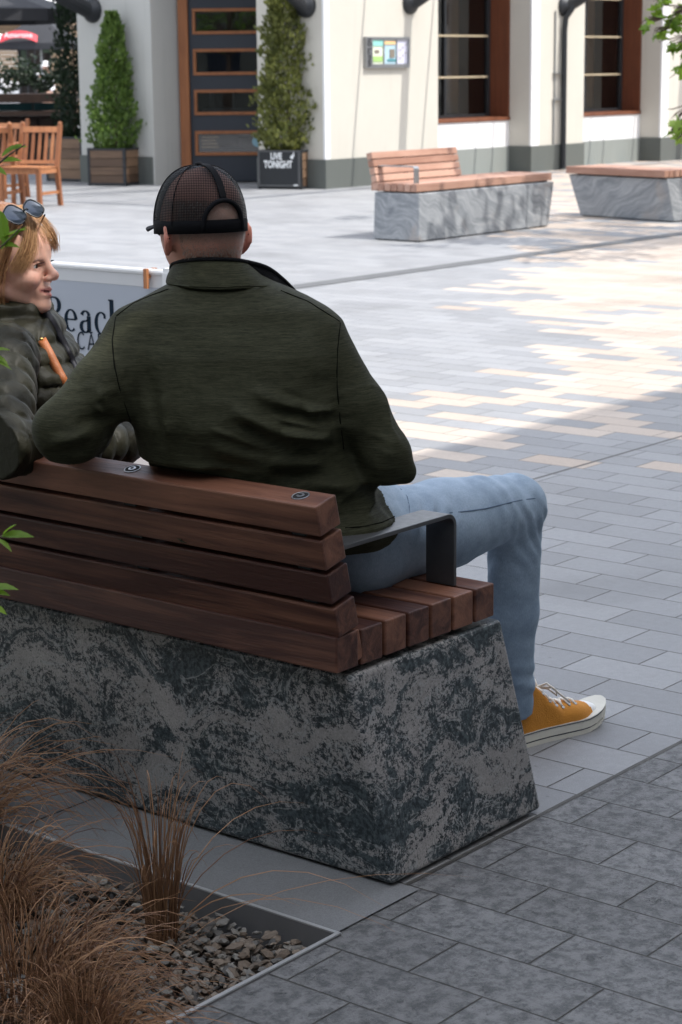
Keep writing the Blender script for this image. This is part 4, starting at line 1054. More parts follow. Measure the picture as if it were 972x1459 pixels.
def dense(pts, n=26):
    pts = [np.array(p) for p in pts]; out = []
    for i in range(n):
        t = i / (n - 1) * (len(pts) - 1); k_ = min(int(t), len(pts) - 2); f = t - k_
        p0 = pts[max(k_ - 1, 0)]; p1 = pts[k_]; p2 = pts[k_ + 1]; p3 = pts[min(k_ + 2, len(pts) - 1)]
        out.append(.5 * ((2 * p1) + (-p0 + p2) * f + (2 * p0 - 5 * p1 + 4 * p2 - p3) * f * f + (-p0 + 3 * p1 - 3 * p2 + p3) * f ** 3))
    return out
cb = dense([P(236, 404, 4.09), P(240, 406, 4.00), P(266, 411, 3.93), P(308, 414, 3.915), P(350, 412, 3.925), P(378, 410, 3.97), P(392, 411, 4.05)])
ct = dense([P(244, 388, 4.09), P(247, 376, 4.02), P(272, 371, 3.955), P(306, 370, 3.945), P(336, 371, 3.955), P(352, 374, 3.985), P(360, 380, 4.03)])
cc = P(300, 390, 4.06)
def outn(l): return [(lambda v: v / np.linalg.norm(v))(np.array([q[0] - cc[0], q[1] - cc[1], 0])) for q in l]
s = MB(); strip(s, cb, ct, .0045, outn(cb)); o = obj('collar', s, 'fleece', man, world=True, smooth=True); o.modifiers.new('sub', 'SUBSURF').render_levels = 1
s = MB(); s.tube([c_ + UPV * .001 for c_ in ct], .0042, 7); pt = dense([P(352, 373, 3.985), P(380, 381, 4.03), P(402, 397, 4.08), P(419, 414, 4.12)], 14); s.tube(pt, .0045, 7)
obj('piping', s, 'black_rib', man, world=True, smooth=True)
lb = dense([P(350, 402, 3.99), P(378, 408, 4.03), P(400, 415, 4.07), P(416, 420, 4.11)], 14)
s = MB(); strip(s, lb, pt, .004, [-FW * .6 + RT * .4] * 14); obj('collar_lining', s, 'black_rib', man, world=True, smooth=True)
s = MB(); s.tube([P(238, 404, 3.99), P(270, 408, 3.912), P(312, 409, 3.903), P(356, 407, 3.918), P(386, 408, 3.97)], .0018, 5); obj('seam', s, 'fleece', man, world=True)
plain('fleece_seam', (.006, .0065, .004), .9, 0, .1, **{'Specular IOR Level': .1})
def seam_on(fn, q, r_=.0013, d0=3.6, d1=4.3, lift=.0):
    ts = np.linspace(0, 1, 18); out = []
    for t_ in ts:
        x = np.interp(t_, np.linspace(0, 1, len(q)), [a[0] for a in q]); y = np.interp(t_, np.linspace(0, 1, len(q)), [a[1] for a in q])
        ds = np.linspace(d0, d1, 260); v_ = fn(np.array([P(x, y, d_) for d_ in ds], np.float32)); i_ = int(np.argmax(v_ < 0))
        if (v_ < 0).any(): out.append(P(x, y, ds[i_] - lift))
    mb = MB(); mb.tube(out, r_, 5); return mb
for q in ([(240, 412), (215, 421), (190, 432), (166, 450)], [(165, 452), (160, 485), (163, 520), (172, 560), (187, 602)], [(400, 414), (440, 430), (484, 458)], [(485, 460), (481, 500), (480, 545), (485, 600), (490, 640)], [(492, 752), (520, 750), (545, 744), (562, 736)]):
    obj('seam', seam_on(pull, q, .0016, lift=.0012), 'fleece_seam', man, world=True, smooth=True)
# jeans
def jeans(p):
    def leg(h_, k_, a_, r):
        m1 = (h_ + k_) / 2 - UPV * .004; m2 = k_ * .45 + a_ * .55 + np.array([-.002, 0, 0])
        d = smin(cap(p, h_, m1, .108, .095), cap(p, m1, k_ - np.array([.0, 0, .0]), .095, .070), .02)
        d = smin(d, cap(p, k_ + np.array([0, 0, -.012]), m2, .064, .054), .022); return smin(d, cap(p, m2, a_ - UPV * .03, .054, .043), .02)
    d = smin(leg(hip, knee, ank, 1), leg(hipL, kneeL, ankL, 1), .02)
    d = smin(d, cap(p, hip + UPV * .015 + np.array([-.03, 0, 0]), hipL + UPV * .015 + np.array([-.03, 0, 0]), .115, .115), .05)
    d = smin(d, cap(p, hip + np.array([.02, .035, .06]), hipL + np.array([.0, -.02, .06]), .078, .078), .05)
    z = p[..., 2]; x = p[..., 0]
    n = vnoise(p * 8 + 5) * .008 + vnoise(p * 26) * .003
    kb = np.exp(-(((x - 3.62) / .07) ** 2 + ((z - .53) / .07) ** 2)); wr = np.sin(((z - .5) * 1.0 + (x - 3.6) * 1.4) * 130 + vnoise(p * 9) * 6) * .0034 * kb
    an = np.exp(-((z - .17) / .06) ** 2) * (x > 3.5) * np.sin(z * 120 + vnoise(p * 12) * 12) * .0028
    mid = (x > 3.6) * (z < .5) * np.maximum(0, vnoise(p * np.array([16, 16, 7], np.float32))) * .010
    kf = np.exp(-(((x - 3.60) / .09) ** 2)) * (z > .58) * np.sin((x + z * .6) * 120 + vnoise(p * 10) * 6) * .0022
    hc = np.exp(-(((x - 3.30) / .08) ** 2 + ((z - .64) / .05) ** 2)) * np.sin((x * 1.1 - z) * 130 + vnoise(p * 8) * 6) * .004
    d = d - n - wr - an - mid - kf - hc
    return np.maximum(d, .080 + (x - 3.725) * .25 - z)
me = surf(jeans, np.array([3.0, 2.3, .08]), np.array([3.90, 3.05, .78]), .0062); obj('jeans', me, 'denim', man, world=True)
# outer seam, pocket edge and belt
def surfpt(x, y, d0=3.8, d1=4.7, fn=jeans):
    ds = np.linspace(d0, d1, 260); q = np.array([P(x, y, d) for d in ds], np.float32); v = fn(q); i = np.argmax(v < 0)
    return P(x, y, ds[i] - .0022) if (v < 0).any() else None

plain('denim_thread', (.10, .15, .22), .9, 0, .1)
s = seam_on(jeans, [(640, 731), (660, 729), (690, 725), (715, 719), (740, 713), (764, 710)], .0016, 3.8, 4.7, .0010)
pk = [q for q in (surfpt(*q) for q in ((571, 697), (580, 708), (583, 722), (582, 738))) if q is not None]
if len(pk) > 1: s.tube(pk, .0018, 5)
obj('seam', s, 'denim_thread', man, world=True)
# shoes
def shoe(heel, name_):
    t = MB(); hx, hy = heel; L = .338; SX = .300 / L
    def out(u):   # half widths to either side along the length
        w = [(0, .001), (.006, .014), (.03, .028), (.12, .034), (.35, .033), (.55, .042), (.72, .049), (.86, .045), (.95, .032), (.99, .016), (1, .004)]
        return float(np.interp(u, [q[0] for q in w], [q[1] for q in w]))
    def spring(u): return max(0, u - .70) ** 2 * .33
    us = [0, .01, .03, .07, .12, .2, .3, .4, .5, .6, .68, .75, .82, .88, .93, .965, .988, 1]
    s = MB()
    for z0, z1, g, mi in ((0, .010, 1.02, 0), (.0101, .0135, .995, 1), (.0136, .036, 1.03, 0)):
        s.cur = mi; ring = []
        for sgn in (1, -1):
            ring.append([(hx + L * (u * g - (g - 1) / 2), hy + sgn * out(u) * g, z0 + spring(u)) for u in us]); ring.append([(hx + L * (u * g - (g - 1) / 2), hy + sgn * out(u) * g, z1 + spring(u) * .85) for u in us])
        s.grid([ring[0], ring[1], ring[3], ring[2], ring[0]])
    s.cur = 1; s.tube([(hx + L * u * 1.0 + .002, hy - out(u) * 1.045, .033 + spring(u) * .85) for u in us[2:]], .0012, 5); s.tube([(hx + L * u * 1.0 + .002, hy + out(u) * 1.045, .033 + spring(u) * .85) for u in us[2:]], .0012, 5)
    o = obj('shoe_sole', s, ['rubber_white', 'rubber_line'], man, world=True)
    def upper(p):
        q = (p - np.array([hx, hy, 0], np.float32)) * np.array([SX, 1, 1], np.float32)
        d = cap(q, (.045, 0, .045), (.11, 0, .050), .036, .040); d = smin(d, cap(q, (.11, 0, .045), (.20, 0, .028), .042, .044), .03)
        d = smin(d, cap(q, (.20, 0, .030), (.250, 0, .030), .044, .032), .02); d = smin(d, cap(q, (.050, 0, .05), (.058, 0, .135), .038, .044), .03)
        d = smin(d, cap(q, (.10, 0, .075), (.07, 0, .12), .035, .040), .03)
        u = np.clip(q[..., 0] / .300, 0, 1); W = np.interp(u, [0, .03, .12, .35, .55, .72, .86, .95, 1], [.012, .028, .034, .033, .042, .049, .045, .032, .006])
        d = smax(d, np.abs(q[..., 1]) - W * .99, .006)
        tp = np.interp(u, [0, .1, .25, .34, .5, .7, .85, 1], [.16, .16, .15, .125, .090, .070, .063, .045]); d = smax(d, q[..., 2] - tp, .012)
        d = d + .0015 * vnoise(p * 60)
        return np.maximum(d, .012 + np.maximum(0, u - .7) ** 2 * .3 - q[..., 2])
    me = surf(upper, (hx - .01, hy - .06, .005), (hx + L + .01, hy + .06, .17), .0042)
    n = len(me.polygons); cen = np.empty(n * 3, np.float32); me.polygons.foreach_get('center', cen); cen = cen.reshape(-1, 3)
    ux = (cen[:, 0] - hx) / L; toe = ux - .06 * (1 - (np.abs(cen[:, 1] - hy) / .05) ** 2) * -1 > .875
    o = obj('shoe_upper', me, ['canvas_mustard', 'toe_white', 'rubber_line'], man, world=True); o.data.polygons.foreach_set('material_index', toe.astype(np.int32))
    def top(x, y):   # height of the upper
        zs = np.linspace(.17, .02, 150); q = np.array([(hx + x, hy + y, z) for z in zs], np.float32); v = upper(q); i = int(np.argmax(v < 0)); return Vector((hx + x, hy + y, zs[i] + .002))
    s = MB()
    rws = [x_ / SX for x_ in (.105, .125, .145, .165, .185, .205)]; wd = [.024, .024, .023, .022, .020, .018]
    for i, (x, w_) in enumerate(zip(rws, wd)):
        a = top(x, -w_); b_ = top(x + .004, w_); m_ = top(x + .002, 0) + Vector((0, 0, .004)); s.tube([a, a * .5 + m_ * .5 + Vector((0, 0, .003)), m_, b_ * .5 + m_ * .5 + Vector((0, 0, .003)), b_], .0040, 6, flat=.6)
        if i + 1 < len(rws): c_ = top(rws[i + 1], wd[i + 1]); s.tube([a, a * .5 + c_ * .5 + Vector((0, 0, .009)), c_], .0030, 6, flat=.6)
    for sg in (1, -1):
        a = top(.112 / SX, 0) + Vector((0, 0, .008)); s.tube([a, a + Vector((.010, sg * .02, .012)), a + Vector((.025, sg * .036, -.004)), a + Vector((.035, sg * .030, -.020)), a + Vector((.02, sg * .015, -.004)), a], .0028, 6)
        s.tube([a, a + Vector((.02, sg * .028, .002)), a + Vector((.045, sg * .038, -.022)), a + Vector((.065, sg * .043, -.040))], .0028, 6)
    obj('lace', s, 'lace', man, world=True, smooth=True)
    s = MB()
    for x, w_ in zip(rws, wd):
        for sg in (-1, 1):
            c_ = top(x, sg * (w_ + .004)); s.lathe([(.0042, -.001), (.0042, .0012), (.002, .0012)], c_, 10, rotM(R(-sg * 40)))
    obj('eyelet', s, 'galvanised', man, world=True)
_before = set(man.children)
shoe((3.684, 2.462), 'right')
_M = tree_mat(man).inverted() @ Matrix.Translation((4.018, 2.462, 0)) @ Matrix.Rotation(R(-12), 4, 'Z') @ Matrix.Translation((-4.018, -2.462, 0)) @ tree_mat(man)
for c_ in set(man.children) - _before: c_.data.transform(_M)
shoe((3.57, 2.86), 'left')
# glasses
s = MB(); fx = HC + hd * .108 - UPV * .032
for sg in (-1, 1):
    c_ = fx + hr * sg * .034; s.tube([c_ + hr * .026 * math.cos(t) * 1.0 + UPV * .019 * math.sin(t) - hd * .012 * (math.cos(t) * sg * .5 + .5) for t in np.linspace(0, 2 * math.pi, 17)], .0016, 6)
    s.tube([fx + hr * sg * .062 - hd * .012 + UPV * .006, HC + hr * sg * .080 + hd * .05 - UPV * .026, HC + hr * sg * .086 - hd * .000 - UPV * .024, HC + hr * sg * .088 - hd * .02 - UPV * .045], .0018, 6)
s.tube([fx - hr * .010, fx + hr * .010], .0016, 6); obj('glasses', s, 'frame_black', man, world=True, smooth=True)
# cap: netting panels, seams, arch opening with strap, peak, button
CC = HC - UPV * .021 + hd * .006 - RT * .005; ca, cbk, chh = .0875, .106, .114
tilt = R(-3)
def cpt(an, ph, k_=1.0):
    """an: angle round the head (0 = front), ph: 0 rim .. 1 crown"""
    el_ = ph * math.pi / 2; sq = math.cos(el_) ** .82; rr_ = k_ * (1 + .02 * math.sin(ph * 3.1))
    v = hd * math.cos(an) * cbk * sq * rr_ + hr * -math.sin(an) * ca * sq * rr_ + UPV * (math.sin(el_) ** 1.05 * chh * rr_)
    v = v + UPV * (math.cos(an) * cbk * sq * math.sin(tilt))
    return CC + v
rim_drop = -.022
def cpt2(an, ph, k_=1.0):
    if ph < 0: q = cpt(an, 0, k_); return q + UPV * (ph * .014)
    return cpt(an, ph, k_)
arch_w, arch_h = .50, .27
NA = 96; phs = [-1, -.5, 0] + [i / 22 for i in range(1, 23)]
net = MB(); front = MB()
for i in range(NA):
    a0 = -math.pi + 2 * math.pi * i / NA; a1 = -math.pi + 2 * math.pi * (i + 1) / NA; am = (a0 + a1) / 2; back = math.pi - abs(am)
    for j in range(len(phs) - 1):
        pm = (phs[j] + phs[j + 1]) / 2
        if back < arch_w and pm < arch_h * math.sqrt(max(0, 1 - (back / arch_w) ** 2)): continue
        tgt = front if abs(am) < 1.12 else net
        b_ = len(tgt.v); tgt.add([cpt2(a0, phs[j]), cpt2(a1, phs[j]), cpt2(a1, phs[j + 1]), cpt2(a0, phs[j + 1])], [(0, 1, 2, 3)])
def weld(mb):
    me = mb.mesh('w'); bm = bmesh.new(); bm.from_mesh(me); bmesh.ops.remove_doubles(bm, verts=bm.verts, dist=1e-5); bm.to_mesh(me); bm.free(); return me
capp = obj('cap', weld(front), 'cap_cloth', man, world=True, smooth=True); sd = capp.modifiers.new('t', 'SOLIDIFY'); sd.thickness = .002
obj('netting', weld(net), 'cap_netting', capp, world=False, smooth=True).data.transform(tree_mat(man).inverted())
s = MB()
for a_ in (math.pi, math.pi * .62, -math.pi * .62, .36 * math.pi, -.36 * math.pi):
    st = 0.0 if abs(a_) < 3 else arch_h
    wids = (-.075, .075) if abs(a_) > 3 else (0,)
    for da in (np.linspace(-.055, .055, 5) if abs(a_) > 3 else (0,)):
        s.tube([cpt(a_ + da / max(.25, math.cos(ph * math.pi / 2) ** .8) * 1.0 if ph < .93 else a_, ph, 1.012) for ph in np.linspace(st, .985, 16)], .0026 if abs(a_) > 3 else .0012, 6)
ap = [cpt(math.pi - t, arch_h * math.sqrt(max(0, 1 - (t / arch_w) ** 2)), 1.012) for t in np.linspace(-arch_w, arch_w, 25)]
ap = [cpt2(math.pi + arch_w, -.9, 1.012)] + ap + [cpt2(math.pi - arch_w, -.9, 1.012)]
s.tube(ap, .0048, 8)
o = obj('seam_tape', s, 'cap_cloth', capp, world=True, smooth=True)
s = MB()   # sweatband / rim and closing strap
rowsb = [[cpt2(a_, ph, k_) for a_ in np.linspace(-math.pi, math.pi, 73)] for ph, k_ in ((-1.15, 1.003), (-1.15, 1.014), (.03, 1.016), (.06, 1.0))]
s.grid(rowsb); o = obj('rim', weld(s), 'cap_cloth', capp, smooth=True); o.data.transform(tree_mat(man).inverted())
s = MB(); s.lathe([(.0085, -.002), (.0085, .002), (.005, .0045), (.001, .005)], cpt(0, 1.0, 1.02), 14); obj('button', s, 'cap_cloth', capp, world=True, smooth=True)
s = MB(); rowsp = []
for k_ in range(9):
    u = k_ / 8; row = []
    for a_ in np.linspace(-.88, .88, 17):
        b0 = cpt2(a_, -.8, 1.0); ext = .060 * (math.cos(a_ * 1.7) ** .6 if abs(a_ * 1.7) < 1.57 else 0)
        row.append(b0 + hd * ext * u - UPV * (.002 * u + .008 * u * (abs(a_) ** 2)) + UPV * .006 + hr * (-math.sin(a_)) * .012 * u)
    rowsp.append(row)
s.grid(rowsp); o = obj('peak', s, 'cap_cloth', capp, world=True, smooth=True); sd = o.modifiers.new('t', 'SOLIDIFY'); sd.thickness = .003
# ---------------------------------------------------------------- the woman
WD = 4.55
wo = thing('person', 'blonde woman in olive puffer jacket, sunglasses on her head, smiling at the man', 'person', (3.2, 3.42, 0))
wf = azv(-68); wl = azv(22)                                       # face direction, her left
O = P(13, 377, WD)                                                # origin at eye level
Mw = np.array([wf, wl, UPV])
tiltw = R(4)
def Wp(f, l, u): 
    f2 = f * math.cos(tiltw) + u * math.sin(tiltw) * 0; return O + wf * f + wl * l + UPV * u
def woman_body(p):
    E_ = lambda c, r: ell(p, Wp(*c), r, Mw)
    C_ = lambda a, b_, ra, rb: cap(p, Wp(*a), Wp(*b_), ra, rb)
    d = E_((-.006, 0, .040), (.096, .074, .090))
    d = smin(d, E_((.040, 0, .030), (.054, .058, .052)), .025)
    d = smin(d, E_((.032, 0, -.028), (.054, .057, .066)), .025)
    for s in (-1, 1):
        d = smin(d, E_((.062, s * .037, -.028), (.027, .022, .020)), .020)
        d = smin(d, C_((.076, s * .010, -.088), (.010, s * .050, -.054), .011, .016), .016)
        d = smin(d, C_((.0855, s * .012, .017), (.070, s * .046, .015), .0060, .006), .014)          # brow ridge
    d = smin(d, E_((.078, 0, -.090), (.017, .020, .015)), .018)
    d = smin(d, E_((.078, 0, -.058), (.016, .028, .022)), .016)
    for s in (-1, 1):
        d = smax(d, -E_((.089, s * .031, .001), (.016, .017, .0095)), .009)
    d = smin(d, C_((.085, 0, .012), (.1095, 0, -.020), .0065, .0095), .014)
    d = smin(d, E_((.108, 0, -.0245), (.0100, .0098, .0088)), .009)
    for s in (-1, 1):
        d = smin(d, E_((.099, s * .0115, -.029), (.0095, .0065, .0068)), .006)
        d = smax(d, -E_((.104, s * .006, -.0355), (.003, .0022, .0016)), .002)
        for (a, b_, r_) in (((.0850, s * .017, .0052), (.0850, s * .030, .0082), .0029), ((.0850, s * .030, .0082), (.0745, s * .0455, .0010), .0029), ((.0835, s * .018, -.0030), (.0825, s * .031, -.0068), .0026), ((.0825, s * .031, -.0068), (.0745, s * .0455, -.0010), .0026)):
            d = smin(d, C_(a, b_, r_, r_), .003)                                                    # eyelids
    # mouth, slightly open smile
    for s in (-1, 1):
        d = smin(d, np.minimum(C_((.0965, 0, -.0535), (.090, s * .013, -.0530), .0046, .0042), C_((.090, s * .013, -.0530), (.070, s * .031, -.0490), .0042, .0016)), .005)
        d = smin(d, np.minimum(C_((.0945, 0, -.0660), (.088, s * .013, -.0640), .0056, .0050), C_((.088, s * .013, -.0645), (.070, s * .030, -.0515), .0050, .0016)), .005)
        d = smax(d, -np.minimum(C_((.0985, 0, -.0592), (.092, s * .013, -.0582), .0030, .0026), C_((.092, s * .013, -.0582), (.076, s * .026, -.0515), .0026, .0010)), .002)
        d = d + .0018 * np.exp(-(np.linalg.norm(p - Wp(.068, s * .036, -.048).astype(np.float32), axis=-1) / .006) ** 2)
        d = d + .0022 * np.exp(-((np.abs(cap(p, Wp(.094, s * .018, -.030), Wp(.078, s * .036, -.050), 0, 0))) / .0035) ** 2)
        ec = Wp(-.004, s * .075, -.012); d = smin(d, ell(p, ec, (.018, .008, .030), Mw), .008)
    d = smin(d, C_((-.028, 0, -.05), (-.056, 0, -.20), .043, .052), .018)
    # the rest of the figure
    d = smin(d, cap(p, P(24, 590, 4.57), P(28, 690, 4.60), .09, .12), .05); d = smin(d, cap(p, P(8, 470, 4.56), P(24, 600, 4.57), .055, .09), .03); hipc = P(30, 715, 4.62)
    for s, kx in ((-1, 0), (1, .0)):
        h_ = hipc + azv(80) * s * .09; k_ = h_ + azv(-6) * .44 + UPV * .0; k_[2] = .57; a_ = k_ + azv(-6) * .04; a_[2] = .1; h_[2] = .60
        d = smin(d, cap(p, h_, k_, .075, .05), .05); d = smin(d, cap(p, k_, a_, .046, .034), .03); d = smin(d, cap(p, a_ - UPV * .04, a_ + azv(-6) * .16 - UPV * .06, .03, .022), .03)
    for a, b_, c_ in ((P(10, 508, 4.40), P(2, 638, 4.13), P(160, 632, 4.44)), (P(60, 505, 4.75), P(110, 620, 4.85), P(200, 640, 4.70))):
        d = smin(d, cap(p, a, b_, .042, .034), .03); d = smin(d, cap(p, b_, c_, .032, .023), .02)
        dr = np.asarray(c_) - np.asarray(b_); dr = dr / np.linalg.norm(dr); sd = np.cross(dr, UPV); sd /= np.linalg.norm(sd); w = np.asarray(c_)
        d = smin(d, cap(p, w, w + dr * .065, .021, .027), .015)
        for k_ in range(4):
            f0 = w + dr * .08 + sd * (k_ - 1.5) * .017; f1 = f0 + dr * (.032 + .006 * (k_ in (1, 2))) - UPV * .012; f2 = f1 + dr * .016 - UPV * .020
            d = smin(d, np.minimum(cap(p, f0, f1, .0082, .0076), cap(p, f1, f2, .0076, .0064)), .004)
        t0 = w + dr * .03 + sd * .026; d = smin(d, cap(p, t0, t0 + dr * .04 + sd * .018, .010, .008), .008)
    return d
hm = surf(woman_body, O + np.array([-.17, -.17, -.145]), O + np.array([.17, .17, .17]), .0032)
def w_tint(co):
    q = co - O; f = q @ wf; l = q @ wl; u = q[:, 2]; n = len(co); c = np.tile([.78, .45, .335], (n, 1))
    def bl(c, w, col): return c * (1 - w[:, None]) + np.array(col) * w[:, None]
    ck = np.exp(-((f - .075) / .03) ** 2 - ((np.abs(l) - .038) / .02) ** 2 - ((u + .03) / .022) ** 2); c = bl(c, ck * .45, [.66, .27, .21])
    ns = np.exp(-((f - .115) / .014) ** 2 - (l / .012) ** 2 - ((u + .025) / .012) ** 2); c = bl(c, ns * .5, [.68, .29, .22])
    al = np.abs(l); dl = np.minimum(np.abs(u + .0535 - al * .08), np.abs(u + .066 - al * .42)); lip = np.clip((.0052 - al * .10 - dl) / .0012, 0, 1) * (al < .0275) * (f > .068); c = bl(c, lip * .8, [.56, .18, .16])
    mo = (np.abs(u + .0592 - al * .26) < .0016) * (al < .025) * (f > .070); c = bl(c, mo * .9, [.10, .02, .02])
    le = np.exp(-((f - .084) / .012) ** 2 - ((np.abs(l) - .031) / .013) ** 2 - ((u - .0058 + (np.abs(l) - .03) * .25) / .0028) ** 2); c = bl(c, le * .6, [.22, .10, .07])
    sh = np.exp(-((f - .084) / .014) ** 2 - ((np.abs(l) - .030) / .018) ** 2 - ((u + .008) / .006) ** 2); c = bl(c, sh * .35, [.42, .20, .16])
    fr = np.clip(vnoise(co * 260) - .25, 0, 1) * 1.2; return bl(c, fr * .5, [.40, .18, .11])
bm_ = surf(woman_body, np.array([2.75, 2.9, 0]), np.array([3.95, 3.75, O[2] - .139]), .009)
# join the finely and the coarsely meshed halves into one continuous body mesh
bmm = bmesh.new(); bmm.from_mesh(hm); bmm.from_mesh(bm_); jm = bpy.data.meshes.new('body'); bmm.to_mesh(jm); bmm.free(); jm.polygons.foreach_set('use_smooth', [True] * len(jm.polygons))
vcol(jm, w_tint); obj('body', jm, 'skin', wo, world=True)
for s_ in (-1, 1):
    s = MB(); c_ = Wp(.0695, s_ * .031, .0); s.lathe([(.0135 * math.sin(t), -.0135 * math.cos(t)) for t in np.linspace(.01, math.pi - .01, 12)], c_, 18)
    e_ = obj('eye', s, 'eye_white', wo, world=True, smooth=True)
    gz = (wf * .97 + wl * .10 - UPV * .03); gz /= np.linalg.norm(gz); Mq = Vector(gz).to_track_quat('Z', 'Y').to_matrix().to_4x4()
    s = MB(); s.lathe([(.0062, .0124), (.0058, .0131), (.003, .0137), (.0005, .0139)], c_, 16, Mq); obj('iris', s, 'iris', e_, world=True, smooth=True)
    s = MB(); r = random.Random(3)
    for i in range(70):
        u = r.random(); b0 = Wp(.0905 - .020 * u ** 1.6, s_ * (.014 + .036 * u), .0205 - .0050 * u + .0045 * math.sin(u * 2.8) + r.uniform(-.002, .002)); s.tube([b0, b0 + wl * s_ * .004 + UPV * (.0022 - u * .003) + wf * .0012], [.0005, .0002], 3)
    obj('eyebrow', s, 'brow', wo, world=True)
    s = MB()
    for i in range(16):
        u = i / 15; b0 = Wp(.0895 - .006 * u, s_ * (.017 + .027 * u), .0062 - .002 * u); s.tube([b0, b0 + wf * .004 + UPV * .001, b0 + wf * .0065 + wl * s_ * .002 * u + UPV * .004], [.0006, .0004, .0002], 3)
    obj('eyelash', s, 'frame_black', wo, world=True)
s = MB(); s.tube([Wp(.0885 - abs(t) * .5 * abs(t) * 24, t, -.0585 + abs(t) * .12) for t in np.linspace(-.017, .017, 9)], .0016, 6); obj('teeth', s, 'teeth', wo, world=True, smooth=True)
# hair: an inner mass with combed locks over it
def hair_mass(p):
    E_ = lambda c, r: ell(p, Wp(*c), r, Mw)
    d = E_((-.018, 0, .044), (.098, .082, .094)); d = smin(d, E_((-.050, 0, -.03), (.062, .080, .11)), .04)
    d = smin(d, cap(p, Wp(-.04, -.055, -.05), Wp(-.055, -.075, -.155), .036, .026), .03); d = smin(d, cap(p, Wp(-.05, .055, -.05), Wp(-.06, .07, -.15), .036, .024), .03)
    d = smax(d, -E_((.082, 0, -.026), (.075, .074, .086)), .012); d = smax(d, -E_((.045, -.062, -.045), (.034, .034, .055)), .01)
    w = p - O.astype(np.float32); an = np.arctan2(w @ wl.astype(np.float32), w @ wf.astype(np.float32))
    return d + .0022 * np.sin(an * 34 + w[..., 2] * 20 + vnoise(p * 14) * 5) + vnoise(p * 20) * .006
hair = obj('hair', surf(hair_mass, O - .21, O + .19, .0048), 'blonde_hair', wo, world=True)
s = MB(); r = random.Random(12)
def lock(pts, w, n=10): s.av = min(1, max(0, r.gauss(.55, .26))); s.tube(dense(pts, n), [w] * (n - 3) + [w * .75, w * .45, w * .12], 3, cap=False)
def bunch(cnt, per, ctrl, spread, wmin, wmax, off):
    """cnt tufts of per strands; strands of one tuft run side by side"""
    for _ in range(cnt):
        u = r.random(); base = ctrl(u); of = [r.gauss(0, off) for _ in range(3)]; wav = r.uniform(0, 6.3); wa = r.uniform(.0, .006)
        for _k in range(per):
            d0 = [r.gauss(0, spread) for _ in range(3)]; pts = []
            for i_, q_ in enumerate(base):
                k_ = i_ / (len(base) - 1); g_ = .35 + k_ * .9
                pts.append(Wp(q_[0] + (of[0] + d0[0]) * g_ + wa * math.sin(wav + k_ * 5), q_[1] + (of[1] + d0[1]) * g_, q_[2] + (of[2] + d0[2]) * .6 * g_))
            lock(pts, r.uniform(wmin, wmax))
def side_ctrl(sd):
    def f(u):   # u 0 front .. 1 back
        a_ = .055 - .12 * u
        return [(a_ * .8 + .01, sd * .012, .133 - .02 * u), (a_ * .9 + .004, sd * .062, .108 - .02 * u), (a_ * .85 - .012, sd * .086, .045), (a_ * .55 - .026, sd * .092, -.025), (a_ * .45 - .030, sd * .093, -.090), (a_ * .5 - .030 + .012 * math.sin(u * 9), sd * .098, -.150 - .02 * math.sin(u * 7))]
    return f
bunch(330, 10, side_ctrl(-1), .0042, .00028, .00060, .0055); bunch(60, 9, side_ctrl(1), .004, .0003, .0006, .005)
# fringe parted and swept aside, thin enough to show the brow
bunch(120, 9, lambda u: [(.062 - .05 * u, -.022, .124), (.060 - .045 * u, -.062, .092), (.040 - .035 * u, -.082, .048), (.018 - .03 * u, -.089, .000), (-.004 - .03 * u, -.092, -.055), (-.014 - .02 * u, -.098, -.125)], .0040, .00025, .0005, .0035)
bunch(34, 10, lambda u: [(.042, -.004 - .02 * u, .129), (.071, -.018 - .026 * u, .106), (.083 - .010 * u, -.034 - .026 * u, .070), (.082 - .020 * u, -.050 - .022 * u, .030), (.060 - .022 * u, -.066 - .012 * u, -.010)], .0042, .00022, .00045, .0032)
bunch(24, 9, lambda u: [(.042, .0 + .01 * u, .129), (.078, .004 + .012 * u, .104), (.096, .010 + .014 * u, .072), (.098 - .004 * u, .018 + .018 * u, .046), (.092, .030 + .016 * u, .028)], .0040, .00022, .00045, .0034)
bunch(10, 6, lambda u: [(.048, -.030 + .05 * u, .124), (.084, -.036 + .06 * u, .094), (.100, -.030 + .05 * u, .066), (.104, -.026 + .045 * u, .046)], .0045, .0002, .0004, .004)
bunch(18, 7, lambda u: [(-.02, -.088, -.05), (-.016, -.104, -.09), (-.010 + .02 * u, -.116, -.13), (.004 + .03 * u, -.122, -.175)], .005, .0003, .0006, .008)
obj('strands', s, 'blonde_hair', hair, world=True, smooth=True)
# sunglasses pushed up on the head
sg = MB(); ln = MB()
gn = wf * .50 + UPV * .45 - wl * .74; gn /= np.linalg.norm(gn)
for cx, cy, rx, ry, dd, rot in ((21, 306, .0245, .0165, 4.425, -.50), (48, 297, .0220, .0145, 4.455, -.54)):
    c_ = P(cx, cy, dd); ux = RT * math.cos(rot) + UPV * math.sin(rot); uy = np.cross(gn, ux); uy /= np.linalg.norm(uy); ux2 = np.cross(uy, gn)
    if uy[2] < 0: uy = -uy
    ring = []
    for t in np.linspace(0, 2 * math.pi, 29):
        k_ = abs(math.cos(t)) ** 3 + abs(math.sin(t)) ** 3; k_ = k_ ** (-1 / 3); ring.append(c_ + (ux2 * rx * math.cos(t) * k_ + uy * ry * 1.15 * math.sin(t) * k_))
    sg.tube(ring, .0019, 6); b0 = len(ln.v); ln.add([c_ + gn * .003] + ring[:-1], [(0, i + 1, (i + 1) % 28 + 1) for i in range(28)])
sg.tube([P(34, 300, 4.43), P(37, 297, 4.434), P(40, 299, 4.438)], .0018, 6)
